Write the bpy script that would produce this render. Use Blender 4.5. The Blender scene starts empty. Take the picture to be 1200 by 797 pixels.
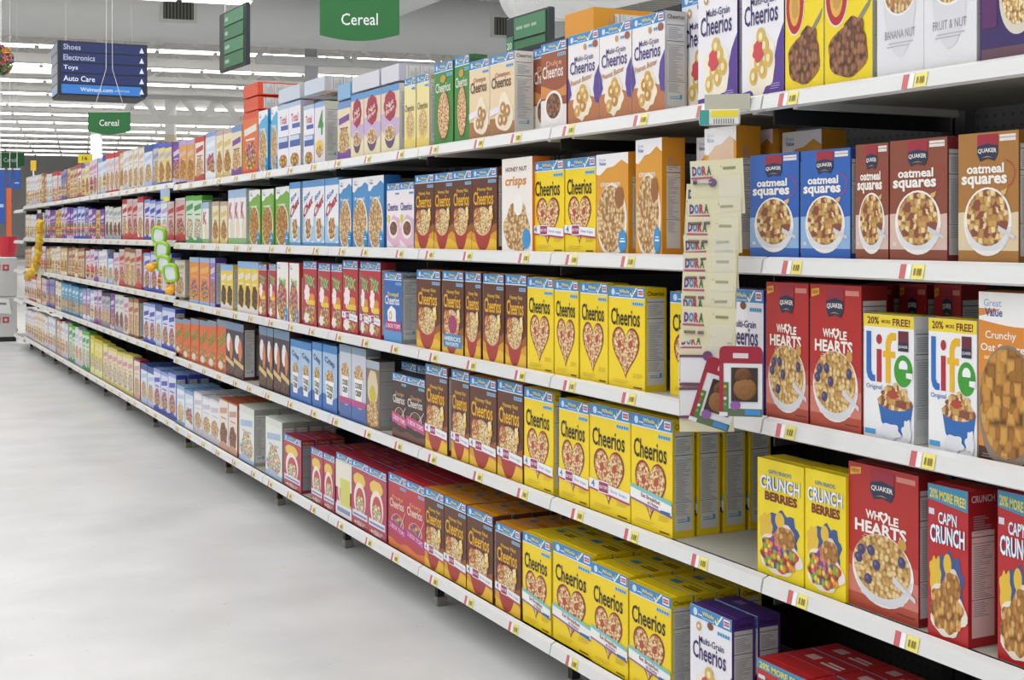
import bpy, math, random
from mathutils import Vector, Matrix
# ------------------------------------------------------------------ camera, world, lights, exposure
S = bpy.context.scene
C = S.collection
D2R = math.pi / 180
F = 1560.0                      # focal length in pixels of a 1200 px wide picture
VX, HZ = -178.0, 275.0          # where the shelf lines vanish
YAW = math.atan2(600 - VX, F)
CAMH = 1.25
cam = bpy.data.cameras.new('camera')
cam.sensor_width = 36; cam.lens = 36 * F / 1200; cam.shift_y = -(398.5 - HZ) / 1200
cam.clip_end = 300
co = bpy.data.objects.new('camera', cam); C.objects.link(co)
co.location = (0, 0, CAMH); co.rotation_euler = (math.pi / 2, 0, -YAW)
S.camera = co
S.view_settings.view_transform = 'Standard'
S.view_settings.look = 'None'
S.view_settings.exposure = -0.22
S.view_settings.gamma = 1
S.view_settings.use_curve_mapping = False
w = bpy.data.worlds.new('World'); S.world = w; w.use_nodes = True
w.node_tree.nodes['Background'].inputs[0].default_value = (0.95, 0.98, 1, 1)
w.node_tree.nodes['Background'].inputs[1].default_value = 0.68
CD = Vector((math.sin(98.5 * D2R), math.cos(98.5 * D2R), 0))   # direction of the ceiling rows
CP = Vector((-CD.y, CD.x, 0))                                   # step from row to row
if CP.y < 0: CP = -CP
LAMP_Z = 5.25
for r in (-5, -1.5, 2, 5.5, 9, 12.5, 16, 19.5, 40.2, 53.8, 67.4):                 # the store's fluorescent rows above the aisle
    l = bpy.data.lights.new('strip_lamp', 'AREA'); l.shape = 'RECTANGLE'
    l.size = 26; l.size_y = 0.25; l.energy = 440; l.color = (1, .995, .985)
    o = bpy.data.objects.new('strip_lamp', l); C.objects.link(o)
    o.location = CP * r + CD * 0 + Vector((0, 0, LAMP_Z - .06))
    o.rotation_euler = (0, 0, math.atan2(CD.y, CD.x))
# ------------------------------------------------------------------ helpers
random.seed(7)
def lin(c):
    return tuple((x / 12.92 if x <= .04045 else ((x + .055) / 1.055) ** 2.4) for x in c)
def hexc(h):
    return lin(tuple(int(h[i:i + 2], 16) / 255 for i in (0, 2, 4)))
MATS = {}
def mat(h, rough=.42, metal=0, name=None, alpha=None, trans=0):
    k = (h, rough, metal, alpha, trans)
    if k in MATS: return MATS[k]
    m = bpy.data.materials.new(name or 'paint_' + h); m.use_nodes = True
    b = m.node_tree.nodes['Principled BSDF']
    c = hexc(h)
    b.inputs['Base Color'].default_value = (*c, 1)
    b.inputs['Roughness'].default_value = rough; b.inputs['Metallic'].default_value = metal
    if alpha is not None: b.inputs['Alpha'].default_value = alpha
    MATS[k] = m; return m
def emis(h, s):
    k = ('e', h, s)
    if k in MATS: return MATS[k]
    m = bpy.data.materials.new('glow_' + h); m.use_nodes = True
    b = m.node_tree.nodes['Principled BSDF']
    b.inputs['Base Color'].default_value = (.9, .9, .9, 1)
    b.inputs['Emission Color'].default_value = (*hexc(h), 1); b.inputs['Emission Strength'].default_value = s
    MATS[k] = m; return m
def fill(name, cols, gap, scale=95, stretch=1.0, cheb=False):
    """cereal pieces: voronoi cells, each its own colour, with a darker joint"""
    k = ('f', name)
    if k in MATS: return MATS[k]
    m = bpy.data.materials.new('cereal_' + name); m.use_nodes = True
    n = m.node_tree.nodes; L = m.node_tree.links; b = n['Principled BSDF']
    tc = n.new('ShaderNodeTexCoord'); mp = n.new('ShaderNodeMapping')
    mp.inputs['Rotation'].default_value = (math.pi / 2, 0, 0)
    L.new(tc.outputs['Object'], mp.inputs[0])
    v = n.new('ShaderNodeTexVoronoi'); v.voronoi_dimensions = '2D'; v.distance = 'CHEBYCHEV' if cheb else 'EUCLIDEAN'; v.inputs['Scale'].default_value = scale
    L.new(mp.outputs[0], v.inputs['Vector'])
    sep = n.new('ShaderNodeSeparateColor'); L.new(v.outputs['Color'], sep.inputs[0])
    r1 = n.new('ShaderNodeValToRGB'); r1.color_ramp.interpolation = 'CONSTANT'
    e = r1.color_ramp.elements
    for i, c in enumerate(cols):
        el = e[i] if i < 2 else e.new(i / len(cols))
        el.position = i / len(cols); el.color = (*hexc(c), 1)
    L.new(sep.outputs[0], r1.inputs[0])
    r2 = n.new('ShaderNodeValToRGB'); r2.color_ramp.elements[0].position = .34; r2.color_ramp.elements[1].position = .80
    L.new(v.outputs['Distance'], r2.inputs[0])
    mx = n.new('ShaderNodeMix'); mx.data_type = 'RGBA'
    L.new(r2.outputs[0], mx.inputs[0]); L.new(r1.outputs[0], mx.inputs[6]); mx.inputs[7].default_value = (*hexc(gap), 1)
    L.new(mx.outputs[2], b.inputs['Base Color']); b.inputs['Roughness'].default_value = .45
    MATS[k] = m; return m
OAT = fill('oat_rings', ['e8cf98', 'f2e2b8', 'd9b877', 'efd9a6', 'c9a05c'], '8a5a28', 140)
OATRED = fill('oat_rings_strawberry', ['e6c893', 'f0dcae', 'd3ab6c', 'eed5a0', 'c9564a', 'dcb47a'], '8e4a2c', 140)
HONEY = fill('honey_rings', ['d8a14e', 'e7bd70', 'b87830', 'efd090'], '7a3d16', 130)
CLUST = fill('clusters', ['d9b47c', 'e8cc9c', 'c0935c', 'a87a48', 'e0c292'], '8a603a', 95)
SQUARE = fill('squares', ['d8b374', 'e9cf98', 'b98b4e', 'c89c58', '8a4a40'], '7c5326', 75, cheb=True)
BERRY = fill('oats_and_berries', ['dcb672', 'e9cd92', 'c39650', 'cba25e', 'e4c48a'], '8a6230', 105)
GOLDSQ = fill('toasted_squares', ['b9823a', 'd09b4c', '9c6a2a', 'c58f42'], '5c3a14', 45, cheb=True)
CHOC = fill('chocolate_puffs', ['4a2c20', '6b4430', '3a2018', '8a6248'], '241410', 110)
FRUIT = fill('fruit_puffs', ['d8432e', 'e99a2b', '7fae3c', '6a4a9a', 'e8d04a', 'd86a8a'], '7a2a2a', 75)
MARSH = fill('marshmallows', ['e8c890', 'e58fae', '8fc6dd', 'f0e6c8', 'd8b070', 'a8cf7a'], '9a5c50', 80)
CORN = fill('corn_balls', ['c08a44', 'd9a95e', 'a87434', 'b07c40'], '7a4c20', 70)
OBAL = fill('brown_balls', ['8a5a3c', 'a3714e', '6e4630', '946246'], '4a2c1c', 75)
ORN = lambda: None
def tag(o, label, cat, group=None, kind=None):
    if label: o['label'] = label
    if cat: o['category'] = cat
    if group: o['group'] = group
    if kind: o['kind'] = kind
    return o
def empty(name, loc, label=None, cat=None, group=None, rz=0):
    o = bpy.data.objects.new(name, None); C.objects.link(o); o.location = loc; o.rotation_euler = (0, 0, rz)
    o.empty_display_size = .05
    return tag(o, label, cat, group)
TXT = {}
def glyphs(body, bold=.0):
    k = (body, bold)
    if k in TXT: return TXT[k]
    cu = bpy.data.curves.new('t', 'FONT'); cu.body = body; cu.size = 1; cu.resolution_u = 2; cu.offset = bold
    cu.align_x = 'LEFT'
    ob = bpy.data.objects.new('t', cu); C.objects.link(ob)
    dg = bpy.context.evaluated_depsgraph_get()
    me = bpy.data.meshes.new_from_object(ob.evaluated_get(dg))
    vs = [(v.co.x, v.co.y) for v in me.vertices]; fs = [list(p.vertices) for p in me.polygons]
    # make every face wind counter-clockwise
    out = []
    for f in fs:
        a = sum(vs[f[i]][0] * vs[f[(i + 1) % len(f)]][1] - vs[f[(i + 1) % len(f)]][0] * vs[f[i]][1] for i in range(len(f)))
        out.append(f if a >= 0 else f[::-1])
    x0 = min(v[0] for v in vs); x1 = max(v[0] for v in vs); y0 = min(v[1] for v in vs); y1 = max(v[1] for v in vs)
    vs = [((v[0] - x0) / (x1 - x0), (v[1] - y0) / (y1 - y0)) for v in vs]
    C.objects.unlink(ob); bpy.data.objects.remove(ob); bpy.data.curves.remove(cu); bpy.data.meshes.remove(me)
    TXT[k] = (vs, out); return TXT[k]
LAY = .00025
class MB:
    """collects polygons with materials, builds one mesh"""
    def __init__(s): s.v = []; s.f = []; s.m = []; s.ms = []
    def mi(s, m):
        if m not in s.ms: s.ms.append(m)
        return s.ms.index(m)
    def add(s, vs, fs, m):
        b = len(s.v); s.v += [tuple(x) for x in vs]; i = s.mi(m)
        for f in fs: s.f.append([b + j for j in f]); s.m.append(i)
    def box(s, x0, y0, z0, x1, y1, z1, m):
        s.add([(x0, y0, z0), (x1, y0, z0), (x1, y1, z0), (x0, y1, z0), (x0, y0, z1), (x1, y0, z1), (x1, y1, z1), (x0, y1, z1)],
              [(0, 3, 2, 1), (4, 5, 6, 7), (0, 1, 5, 4), (1, 2, 6, 5), (2, 3, 7, 6), (3, 0, 4, 7)], m)
    def rbox(s, x0, y0, z0, x1, y1, z1, m, c=.004):
        """box with chamfered vertical and horizontal edges"""
        vs = []; 
        for z, i in ((z0, c), (z0 + c, 0), (z1 - c, 0), (z1, c)):
            a = c if i == 0 else c * 1.0
            X0, X1, Y0, Y1 = x0 + i, x1 - i, y0 + i, y1 - i
            vs += [(X0 + a, Y0, z), (X1 - a, Y0, z), (X1, Y0 + a, z), (X1, Y1 - a, z), (X1 - a, Y1, z), (X0 + a, Y1, z), (X0, Y1 - a, z), (X0, Y0 + a, z)]
        fs = [list(range(7, -1, -1)), list(range(24, 32))]
        for r in range(3):
            for k in range(8): fs.append([r * 8 + k, r * 8 + (k + 1) % 8, r * 8 + 8 + (k + 1) % 8, r * 8 + 8 + k])
        s.add(vs, fs, m)
    def bar(s, a, b, wd, ht, m):
        a = Vector(a); b = Vector(b); d = (b - a).normalized()
        up = Vector((0, 0, 1)) if abs(d.z) < .95 else Vector((1, 0, 0))
        x = d.cross(up).normalized() * wd / 2; y = x.cross(d).normalized() * ht / 2
        vs = [a - x - y, a + x - y, a + x + y, a - x + y, b - x - y, b + x - y, b + x + y, b - x + y]
        s.add(vs, [(0, 1, 2, 3), (7, 6, 5, 4), (0, 4, 5, 1), (1, 5, 6, 2), (2, 6, 7, 3), (3, 7, 4, 0)], m)
    def tube(s, pts, rad, m, n=10, cap=True):
        pts = [Vector(p) for p in pts]; vs = []
        for i, p in enumerate(pts):
            d = (pts[min(i + 1, len(pts) - 1)] - pts[max(i - 1, 0)]).normalized()
            up = Vector((0, 0, 1)) if abs(d.z) < .95 else Vector((1, 0, 0))
            x = d.cross(up).normalized(); y = x.cross(d).normalized()
            r = rad[i] if isinstance(rad, (list, tuple)) else rad
            vs += [p + (x * math.cos(2 * math.pi * k / n) + y * math.sin(2 * math.pi * k / n)) * r for k in range(n)]
        fs = []
        for i in range(len(pts) - 1):
            for k in range(n): fs.append((i * n + k, i * n + n + k, i * n + n + (k + 1) % n, i * n + (k + 1) % n))
        if cap: fs += [list(range(n)), list(range((len(pts) - 1) * n + n - 1, (len(pts) - 1) * n - 1, -1))]
        s.add(vs, fs, m)
    def mesh(s, name, smooth=False):
        me = bpy.data.meshes.new(name); me.from_pydata(s.v, [], s.f)
        for m in s.ms: me.materials.append(m)
        me.polygons.foreach_set('material_index', s.m)
        if smooth: me.polygons.foreach_set('use_smooth', [True] * len(s.f))
        me.update(); return me
    def obj(s, name, parent=None, loc=None, smooth=False, rot=None):
        o = bpy.data.objects.new(name, s.mesh(name, smooth)); C.objects.link(o)
        if parent: o.parent = parent
        if loc: o.location = loc
        if rot: o.rotation_euler = rot
        return o
# ------------------------------------------------------------------ printed cartons
class Carton(MB):
    def __init__(s, W, H, D, front, side, top=None):
        super().__init__(); s.W, s.H, s.D = W, H, D; s.q = 0
        h = W / 2; f, sd, tp = mat(front), mat(side), mat(top or side)
        V = [(-h, 0, 0), (h, 0, 0), (h, D, 0), (-h, D, 0), (-h, 0, H), (h, 0, H), (h, D, H), (-h, D, H)]
        s.add(V, [(0, 1, 5, 4)], f)
        s.add(V, [(1, 2, 6, 5), (3, 0, 4, 7), (2, 3, 7, 6), (0, 3, 2, 1)], sd)
        s.add(V, [(4, 5, 6, 7)], tp)
    # front drawing: u,v as fractions of W,H
    def poly(s, pts, m, l=1):
        if isinstance(m, str): m = mat(m)
        W, H = s.W, s.H; s.q += 1; y = -l * LAY - s.q * .00001
        s.add([((u - .5) * W, y, v * H) for u, v in pts], [list(range(len(pts)))], m)
    def rect(s, u0, v0, u1, v1, m, l=1): s.poly([(u0, v0), (u1, v0), (u1, v1), (u0, v1)], m, l)
    def ell(s, cu, cv, ru, rv, m, l=1, n=28, rot=0):
        """ellipse: ru in widths; rv in widths too (so a circle stays a circle)"""
        k = s.W / s.H; pts = []
        for i in range(n):
            a = 2 * math.pi * i / n; x, y = ru * math.cos(a), rv * math.sin(a)
            pts.append((cu + x * math.cos(rot) - y * math.sin(rot), cv + (x * math.sin(rot) + y * math.cos(rot)) * k))
        s.poly([(min(.998, max(.002, u)), min(.998, max(.002, v))) for u, v in pts], m, l)
    def blob(s, cu, cv, ru, rv, m, l=1, seed=1, amp=.14, n=36):
        R = random.Random(seed); k = s.W / s.H
        ph = [(R.randint(3, 9), R.random() * 6.3, R.random() * amp) for _ in range(4)]
        pts = []
        for i in range(n):
            a = 2 * math.pi * i / n; r = 1 + sum(A * math.sin(q * a + p) for q, p, A in ph)
            pts.append((min(.998, max(.002, cu + ru * r * math.cos(a))), min(.998, max(.002, cv + rv * k * r * math.sin(a)))))
        s.poly(pts, m, l)
    def text(s, body, cu, cv, wd, ht, m, l=2, bold=.0, slope=0, shear=0, arc=0):
        if isinstance(m, str): m = mat(m)
        vs, fs = glyphs(body, bold); W, H = s.W, s.H
        P = []; s.q += 1; yy = -l * LAY - s.q * .00001
        for x, y in vs:
            u = cu + (x - .5) * wd + shear * (y - .5) * ht; v = cv + (y - .5) * ht + slope * (x - .5) * wd + arc * (.25 - (x - .5) ** 2) * 4
            P.append(((min(.999, max(.001, u)) - .5) * W, yy, min(.999, max(.001, v)) * H))
        s.add(P, fs, m)
    def heart(s, cu, cv, wd, m, l=1, g=1.0):
        pts = []; k = s.W / s.H
        for i in range(40):
            a = 2 * math.pi * i / 40
            x = 16 * math.sin(a) ** 3; y = 13 * math.cos(a) - 5 * math.cos(2 * a) - 2 * math.cos(3 * a) - math.cos(4 * a)
            pts.append((cu + x / 32 * wd * g, cv + (y + 2) / 32 * wd * k * 1.12 * g))
        s.poly(pts[::-1], m, l)
    def bowl(s, cu, cv, ru, rv, dp, body, fl, l=1, rim='f4f0ea'):
        k = s.W / s.H
        pts = [(cu + ru * 1.06 * math.cos(a), cv + dp * k * math.sin(a)) for a in [math.pi + math.pi * i / 16 for i in range(17)]]
        pts = [(min(.998, max(.002, u)), max(.005, v)) for u, v in pts]
        s.poly(pts, body, l); s.ell(cu, cv, ru * 1.08, rv * 1.1, rim, l + 1); s.ell(cu, cv, ru, rv, fl, l + 2)
    def spoon(s, u0, v0, u1, v1, m='d9d9de', l=5, t=.02):
        s.poly([(u0, v0 - t), (u1, v1 - t * .6), (u1, v1 + t * .6), (u0, v0 + t)], m, l)
    def wave(s, v0, v1, amp, ph, m, l=1, fq=1.0):
        """band from v0 up to a wavy top at v1"""
        top = [(1 - i / 20, min(.999, v1 + amp * math.sin(ph + fq * 6.283 * (1 - i / 20)))) for i in range(21)]
        s.poly([(0.001, v0), (.999, v0)] + [(min(.999, max(.001, u)), v) for u, v in top], m, l)
    def lines(s, u0, u1, v0, v1, n, m, l=2, seed=1, th=.35):
        R = random.Random(seed); dv = (v1 - v0) / n
        for i in range(n):
            a = u0 + R.random() * .04; b = u1 - R.random() * .25 * (u1 - u0)
            s.rect(a, v0 + i * dv, b, v0 + i * dv + dv * th, m, l)
    def banner(s):
        """blue band along the top with tick, yellow words and small red emblem"""
        s.rect(.0, .895, 1, .998, '3f86c4', 1)
        s.rect(.0, .885, 1, .897, 'dfe9f2', 1)
        s.ell(.13, .945, .05, .05, 'cfe2f0', 2); s.rect(.2, .925, .3, .935, 'e8f1f8', 2)
        s.text('Whole', .44, .955, .28, .035, 'f5e23c', 2, .02); s.text('Guaranteed', .44, .917, .3, .02, 'e9f1fa', 2)
        s.poly([(.60, .935), (.64, .9), (.66, .9), (.80, .995), (.76, .995), (.655, .918), (.62, .945)], 'f2f5ea', 2)
        s.poly([(.66, .93), (.68, .985), (.70, .93)], 'cfd23f', 3)
        s.rect(.81, .915, .96, .985, 'f3eef2', 2); s.rect(.825, .93, .945, .97, 'b23a52', 3)
        s.text('BOX TOPS', .885, .95, .1, .018, 'f6eef2', 4, .03)
    def smalltag(s, v=.84):
        s.rect(.66, v - .018, .97, v + .018, 'a9d3ee', 2)
        for i in range(5): s.rect(.68 + i * .057, v - .012, .72 + i * .057, v + .012, '3c7fb8', 3)
    def sides(s, head=None, headtxt=None, tcol='222222', panel='c9c9c7', mark=True, inset=.10, top=.9):
        """nutrition panels on both narrow sides"""
        D, H, h = s.D, s.H, s.W / 2
        pm, km, gm = mat(panel), mat('3a3a3c'), mat('8e8e90')
        for sg in (1, -1):
            def q(a0, v0, a1, v1, m, l):
                x = sg * (h + l * LAY)
                P = [(x, a0 * D, v0 * H), (x, a1 * D, v0 * H), (x, a1 * D, v1 * H), (x, a0 * D, v1 * H)]
                s.add(P, [(0, 1, 2, 3) if sg > 0 else (3, 2, 1, 0)], m)
            q(inset, .06, 1 - inset, top, pm, 1)
            for i, (v, t) in enumerate(((.86, .006), (.70, .006), (.66, .003), (.30, .004))):
                if v < top: q(inset, v, 1 - inset, v + t, km, 2)
            R = random.Random(3)
            for i in range(26):
                v = .64 - i * .013
                if v < top: q(inset + .06, v, 1 - inset - .06 - R.random() * .4, v + .005, gm, 2)
            for i in range(7):
                q(inset + .06, .28 - i * .014, 1 - inset - .06 - R.random() * .3, .285 - i * .014, gm, 2)
            for i in range(8):
                q(inset + .06, .83 - i * .015, 1 - inset - .06 - R.random() * .3, .836 - i * .015, gm, 2)
            if mark:
                q(inset + .12, .13, 1 - inset - .22, .14, mat('6f9fb8'), 2); q(inset + .12, .15, 1 - inset - .3, .158, mat('6f9fb8'), 2); q(.66, .13, .78, .175, mat('5d97b8'), 3)
            if headtxt:
                vs, fs = glyphs(headtxt, .01)
                x = sg * (h + 2 * LAY)
                P = [(x, (.5 + (a - .5) * .78 * sg) * D, (.945 + (b - .5) * .045) * H) for a, b in vs]
                s.add(P, fs if sg > 0 else [f for f in fs], mat(tcol))
    def topprint(s, m1, m2=None, seam='00000'):
        D, H, h = s.D, s.H, s.W / 2
        def q(u0, a0, u1, a1, m, l):
            z = H + l * LAY
            s.add([((u0 - .5) * s.W, a0 * D, z), ((u1 - .5) * s.W, a0 * D, z), ((u1 - .5) * s.W, a1 * D, z), ((u0 - .5) * s.W, a1 * D, z)], [(0, 1, 2, 3)], mat(m))
        if m1: q(.22, .35, .42, .72, m1, 1)
        if m2: q(.55, .30, .92, .42, m2, 1); q(.6, .5, .9, .6, m2, 1)
        q(0.01, .88, .99, .9, '5a5038', 1)
KIND = {}
def kind(name, look, **kw):
    def deco(fn):
        KIND[name] = dict(fn=fn, look=look, **kw); return fn
    return deco
W0, H0, D0 = .19, .285, .062
def cheer(front, side, title='Cheerios', tcol='1d1a18', tv=.70, th=.17, pre=None, prec=None, W=W0, H=H0, headt='Cheerios', top=None, panel='c9c9c7', banner=True):
    c = Carton(W, H, D0, front, side, top)
    if banner: c.banner(); c.smalltag()
    c.text(title, .47, tv, .80, th, tcol, 3, .016)
    if pre: c.text(pre, .52, tv + th * .5 + .022, .60, .06, prec or tcol, 3, .012)
    c.sides(headtxt=headt, tcol='1d1a18', panel=panel)
    return c
def ribbon(c, style):
    if style == 'tops':
        c.poly([(.0, .21), (1, .17), (1, .262), (.0, .30)], 'f3eff0', 8); c.poly([(0, .2), (1, .157), (1, .175), (0, .215)], 'b0246c', 9)
        c.text('4', .1, .255, .09, .07, '3a86c0', 9, .02); c.rect(.24, .19, .5, .30, 'f3eef2', 10); c.rect(.255, .2, .485, .29, '9c3560', 11)
        c.text('BOX TOPS', .37, .245, .2, .03, 'f6eef2', 12, .02); c.text('box tops', .74, .225, .38, .04, '5aa0c8', 9, .01, slope=-.04)
    if style == 'break':
        c.poly([(.0, .25), (1, .19), (1, .30), (.0, .355)], 'f1f1ee', 8); c.poly([(0, .34), (1, .275), (1, .31), (0, .372)], '7cc4c4', 9)
        c.poly([(0, .235), (1, .17), (1, .19), (0, .252)], '8d5ba4', 9); c.text('Eat Breakfast', .5, .285, .46, .038, '8b2b55', 10, .015, slope=-.06)
        c.text('at Home', .56, .24, .26, .032, '8b2b55', 10, .015, slope=-.06); c.rect(.74, .185, .97, .215, '3567a8', 11)
def yellow(style):
    c = cheer('f4d416', 'e3c412', top='f0d117')
    c.heart(.48, .355, .76, '8a3a2c', 2); c.heart(.48, .355, .76, OATRED, 3, .91)
    for i, (u, v) in enumerate(((.32, .43), (.63, .44))): c.blob(u, v, .055, .055, 'b84a3c', 5, i + 2, .3)
    c.lines(.66, .95, .12, .17, 3, 'c9a524', 3); c.lines(.1, .6, .05, .09, 2, 'd6b320', 3)
    c.rect(.7, .02, .93, .035, '7a5c14', 3)
    ribbon(c, style); c.topprint('3f8fb0', '4a3a14'); return c
kind('yellow', 'plain yellow heart-picture cereal box')(lambda: yellow(None))
kind('yellow_tops', 'yellow heart box with pink-edged ribbon')(lambda: yellow('tops'))
kind('yellow_break', 'yellow heart box with teal-edged ribbon')(lambda: yellow('break'))
def honey(style):
    c = cheer('5e3220', '6a3a22', tcol='f0b62a', tv=.64, th=.165, pre='Honey Nut', prec='f0c040', top='d9901f')
    c.wave(0.001, .30, .05, 2.2, '9a5a1e', 1, .8); c.wave(.001, .20, .05, 2.4, 'd59a22', 2, .8); c.wave(.001, .12, .03, 3, 'e8b92c', 3, 1)
    c.bowl(.45, .36, .33, .24, .55, 'a8352a', OAT, 3, 'd9a58a'); c.ell(.22, .44, .14, .14, 'b4443a', 6); c.ell(.22, .44, .11, .11, HONEY, 7)
    c.blob(.78, .49, .07, .09, 'f1dfa0', 7, 5); c.blob(.82, .42, .05, .06, 'e9b93a', 7, 6)
    if style == 'sand':
        c.rect(.08, .08, .95, .24, '3f86b4', 8); c.text("AMERICA'S", .5, .185, .78, .055, 'f1f3f0', 9, .02); c.text('FAVORITE', .5, .12, .6, .045, 'f1f3f0', 9, .02); c.ell(.52, .36, .2, .17, 'a23a6a', 8)
    ribbon(c, style); c.topprint('3f7fb0', '8a5614'); return c
kind('honey', 'plain brown and gold honey cereal box')(lambda: honey(None))
kind('honey_tops', 'brown honey box with pink-edged ribbon')(lambda: honey('tops'))
kind('honey_sand', 'brown honey box with blue panel')(lambda: honey('sand'))
@kind('multi', 'white and purple multi-grain cereal box')
def _():
    c = cheer('eceaf0', '4a2f7c', tcol='3a2a68', tv=.62, th=.155, pre='Multi-Grain', top='4a2f7c')
    c.poly([(.001, .002), (.999, .002), (.999, .52), (.86, .40), (.75, .22), (.5, .12), (.2, .06), (.001, .05)], '5a3c92', 2)
    c.blob(.48, .26, .33, .34, 'f3ead6', 3, 11, .06); c.blob(.36, .09, .16, .1, 'f3ead6', 3, 4)
    for i, (u, v) in enumerate(((.3, .16), (.52, .2), (.66, .28), (.42, .26), (.56, .38), (.48, .45))):
        c.ell(u, v, .10, .10, 'd9b65e', 5 + i); c.ell(u, v, .045, .045, 'f0e3b8', 11)
    c.blob(.42, .34, .12, .12, 'cf4a52', 12, 9); c.ell(.22, .83, .06, .06, 'c9a25c', 4); c.ell(.22, .83, .025, .025, 'eceaf0', 5); c.ell(.5, .87, .07, .05, '7a4a30', 4)
    c.lines(.68, .94, .05, .1, 3, 'b9a8d8', 4); c.topprint('8a78b8', None); return c
@kind('peanut', 'white, purple and orange peanut box')
def _():
    c = cheer('eeeaea', 'b9b6b4', tcol='4a3a80', tv=.63, th=.145, pre='Multi-Grain', prec='6a5a8a', top='3c76a8')
    c.poly([(.001, .002), (.999, .002), (.999, .25), (.7, .30), (.001, .28)], 'b9754a', 2)
    c.poly([(.999, .2), (.999, .62), (.86, .5), (.82, .36), (.88, .22)], '5c4496', 3); c.poly([(.001, .24), (.12, .34), (.06, .48), (.001, .55)], '5c4496', 3)
    c.text('Peanut Butter', .44, .49, .68, .06, 'c08a5a', 4, .015, slope=.08)
    c.blob(.47, .25, .29, .30, 'f3e6cc', 4, 21, .07)
    for i, (u, v) in enumerate(((.32, .15), (.5, .2), (.58, .3), (.4, .3), (.5, .37))):
        c.ell(u, v, .10, .1, ('d3a65a', 'c08a44')[i % 2], 6 + i); c.ell(u, v, .04, .04, 'ecd9a8', 11)
    c.ell(.56, .84, .05, .05, 'c9985c', 4); c.ell(.88, .85, .08, .06, 'a4553a', 4); c.topprint('9ab8d0', None); return c
@kind('dulce', 'caramel brown cereal box with white base')
def _():
    c = cheer('9a5236', '7a3c28', tcol='f1e6dc', tv=.66, th=.15, pre='Dulce', prec='e9b08a', top='3c76a8', banner=True)
    c.wave(.001, .30, .04, 1, 'e9e2de', 2, .6); c.wave(.36, .48, .04, 2, 'd08a44', 1, .7); c.ell(.5, .25, .36, .28, 'efe9e4', 3); c.ell(.5, .26, .28, .22, OBAL, 4); return c
@kind('cinna', 'cream and brown cinnamon cereal box')
def _():
    c = cheer('ead3ae', 'cfcac0', tcol='5a3326', tv=.66, th=.14, pre='Cinnamon', prec='b4705a', top='3c76a8')
    c.wave(.001, .2, .03, 1.3, 'a8744a', 2, .6); c.blob(.6, .27, .34, .34, 'f0e4cc', 3, 31, .08)
    for i, (u, v) in enumerate(((.45, .2), (.62, .2), (.74, .3), (.56, .34))): c.ell(u, v, .11, .11, 'b98a54', 5 + i); c.ell(u, v, .045, .045, 'ead3ae', 10)
    c.poly([(.02, .26), (.45, .3), (.45, .38), (.02, .34)], 'efe6f0', 9); return c
@kind('apple', 'green cereal box with bowl of rings')
def _():
    c = cheer('3f8a3a', '2c6a34', tcol='e6ecd8', tv=.70, th=.12, top='3c76a8')
    c.ell(.48, .80, .16, .07, 'c49a3a', 4); c.ell(.5, .36, .34, .46, '7a4a2c', 2); c.ell(.5, .36, .3, .42, OATRED, 3); return c
@kind('creamch', 'pale yellow cereal box with white swirl')
def _():
    c = cheer('efe0a0', 'b9b7a4', tcol='8a7a5c', tv=.58, th=.10, top='5c8fc0')
    c.ell(.5, .33, .38, .32, 'e6c466', 2); c.ell(.5, .35, .32, .26, OAT, 3); c.wave(.001, .14, .02, 0, 'e9cf6a', 2); return c
@kind('choco', 'dark chocolate box with pink ribbon')
def _():
    c = cheer('3e2620', '54534f', tcol='e8e0d8', tv=.60, th=.13, pre='Chocolate', prec='d8a878', top='2c2c34', W=.18, H=.26)
    c.ell(.5, .34, .34, .2, 'd8c8b8', 2); c.ell(.5, .36, .28, .16, CHOC, 3); c.wave(.001, .12, .02, 1, '6a4634', 2)
    c.poly([(0, .24), (1, .18), (1, .33), (0, .40)], 'c2457e', 6); c.text('2 BOX TOPS', .5, .29, .84, .07, 'f6e4ee', 7, .02, slope=-.06); c.spoon(.6, .3, .95, .5, 'c9c4be', 5); return c
@kind('frost', 'blue frosted-ring cereal box')
def _():
    c = cheer('3566b0', '9aa0a8', tcol='f2f4f6', tv=.60, th=.13, pre='Frosted', prec='f0d84a', top='2c5c94')
    c.wave(.001, .2, .04, 1, '5a94cc', 2); c.blob(.45, .35, .25, .25, 'eef2f4', 3, 8); c.ell(.38, .38, .1, .1, 'd9b878', 5); c.ell(.38, .38, .04, .04, 'eef2f4', 6)
    c.rect(.1, .17, .98, .3, 'b03a74', 7); c.text('2 BOX TOPS', .54, .235, .8, .06, 'f6e4ee', 8, .02); return c
@kind('pinkch', 'white and pink ribbon cereal box')
def _():
    c = cheer('efe6ea', '4d8fc4', tcol='5a4a90', tv=.64, th=.12, top='4d8fc4')
    c.poly([(.001, .3), (.5, .52), (.999, .45), (.999, .05), (.6, .02), (.001, .15)], 'e3b4c8', 2); c.ell(.52, .3, .36, .22, 'f3ece8', 3); c.ell(.54, .31, .28, .16, OBAL, 4); c.ell(.14, .46, .1, .1, 'e6d84a', 5); return c
@kind('fruity', 'red fruity box with pink ribbon')
def _():
    c = cheer('bb3a44', 'a02c50', tcol='f0dccc', tv=.60, th=.12, pre='Fruity', prec='e8b060', top='c02432')
    c.ell(.5, .34, .36, .2, 'e0b890', 2); c.ell(.5, .36, .3, .16, FRUIT, 3); c.wave(.001, .1, .02, 1, 'd87a3a', 2)
    c.poly([(0, .24), (1, .17), (1, .30), (0, .37)], 'b0357c', 6); c.text('2 BOX TOPS', .5, .27, .8, .06, 'f0c8dc', 7, .02, slope=-.07); c.spoon(.66, .3, .97, .55, 'd9c0b8', 5); return c
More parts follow.
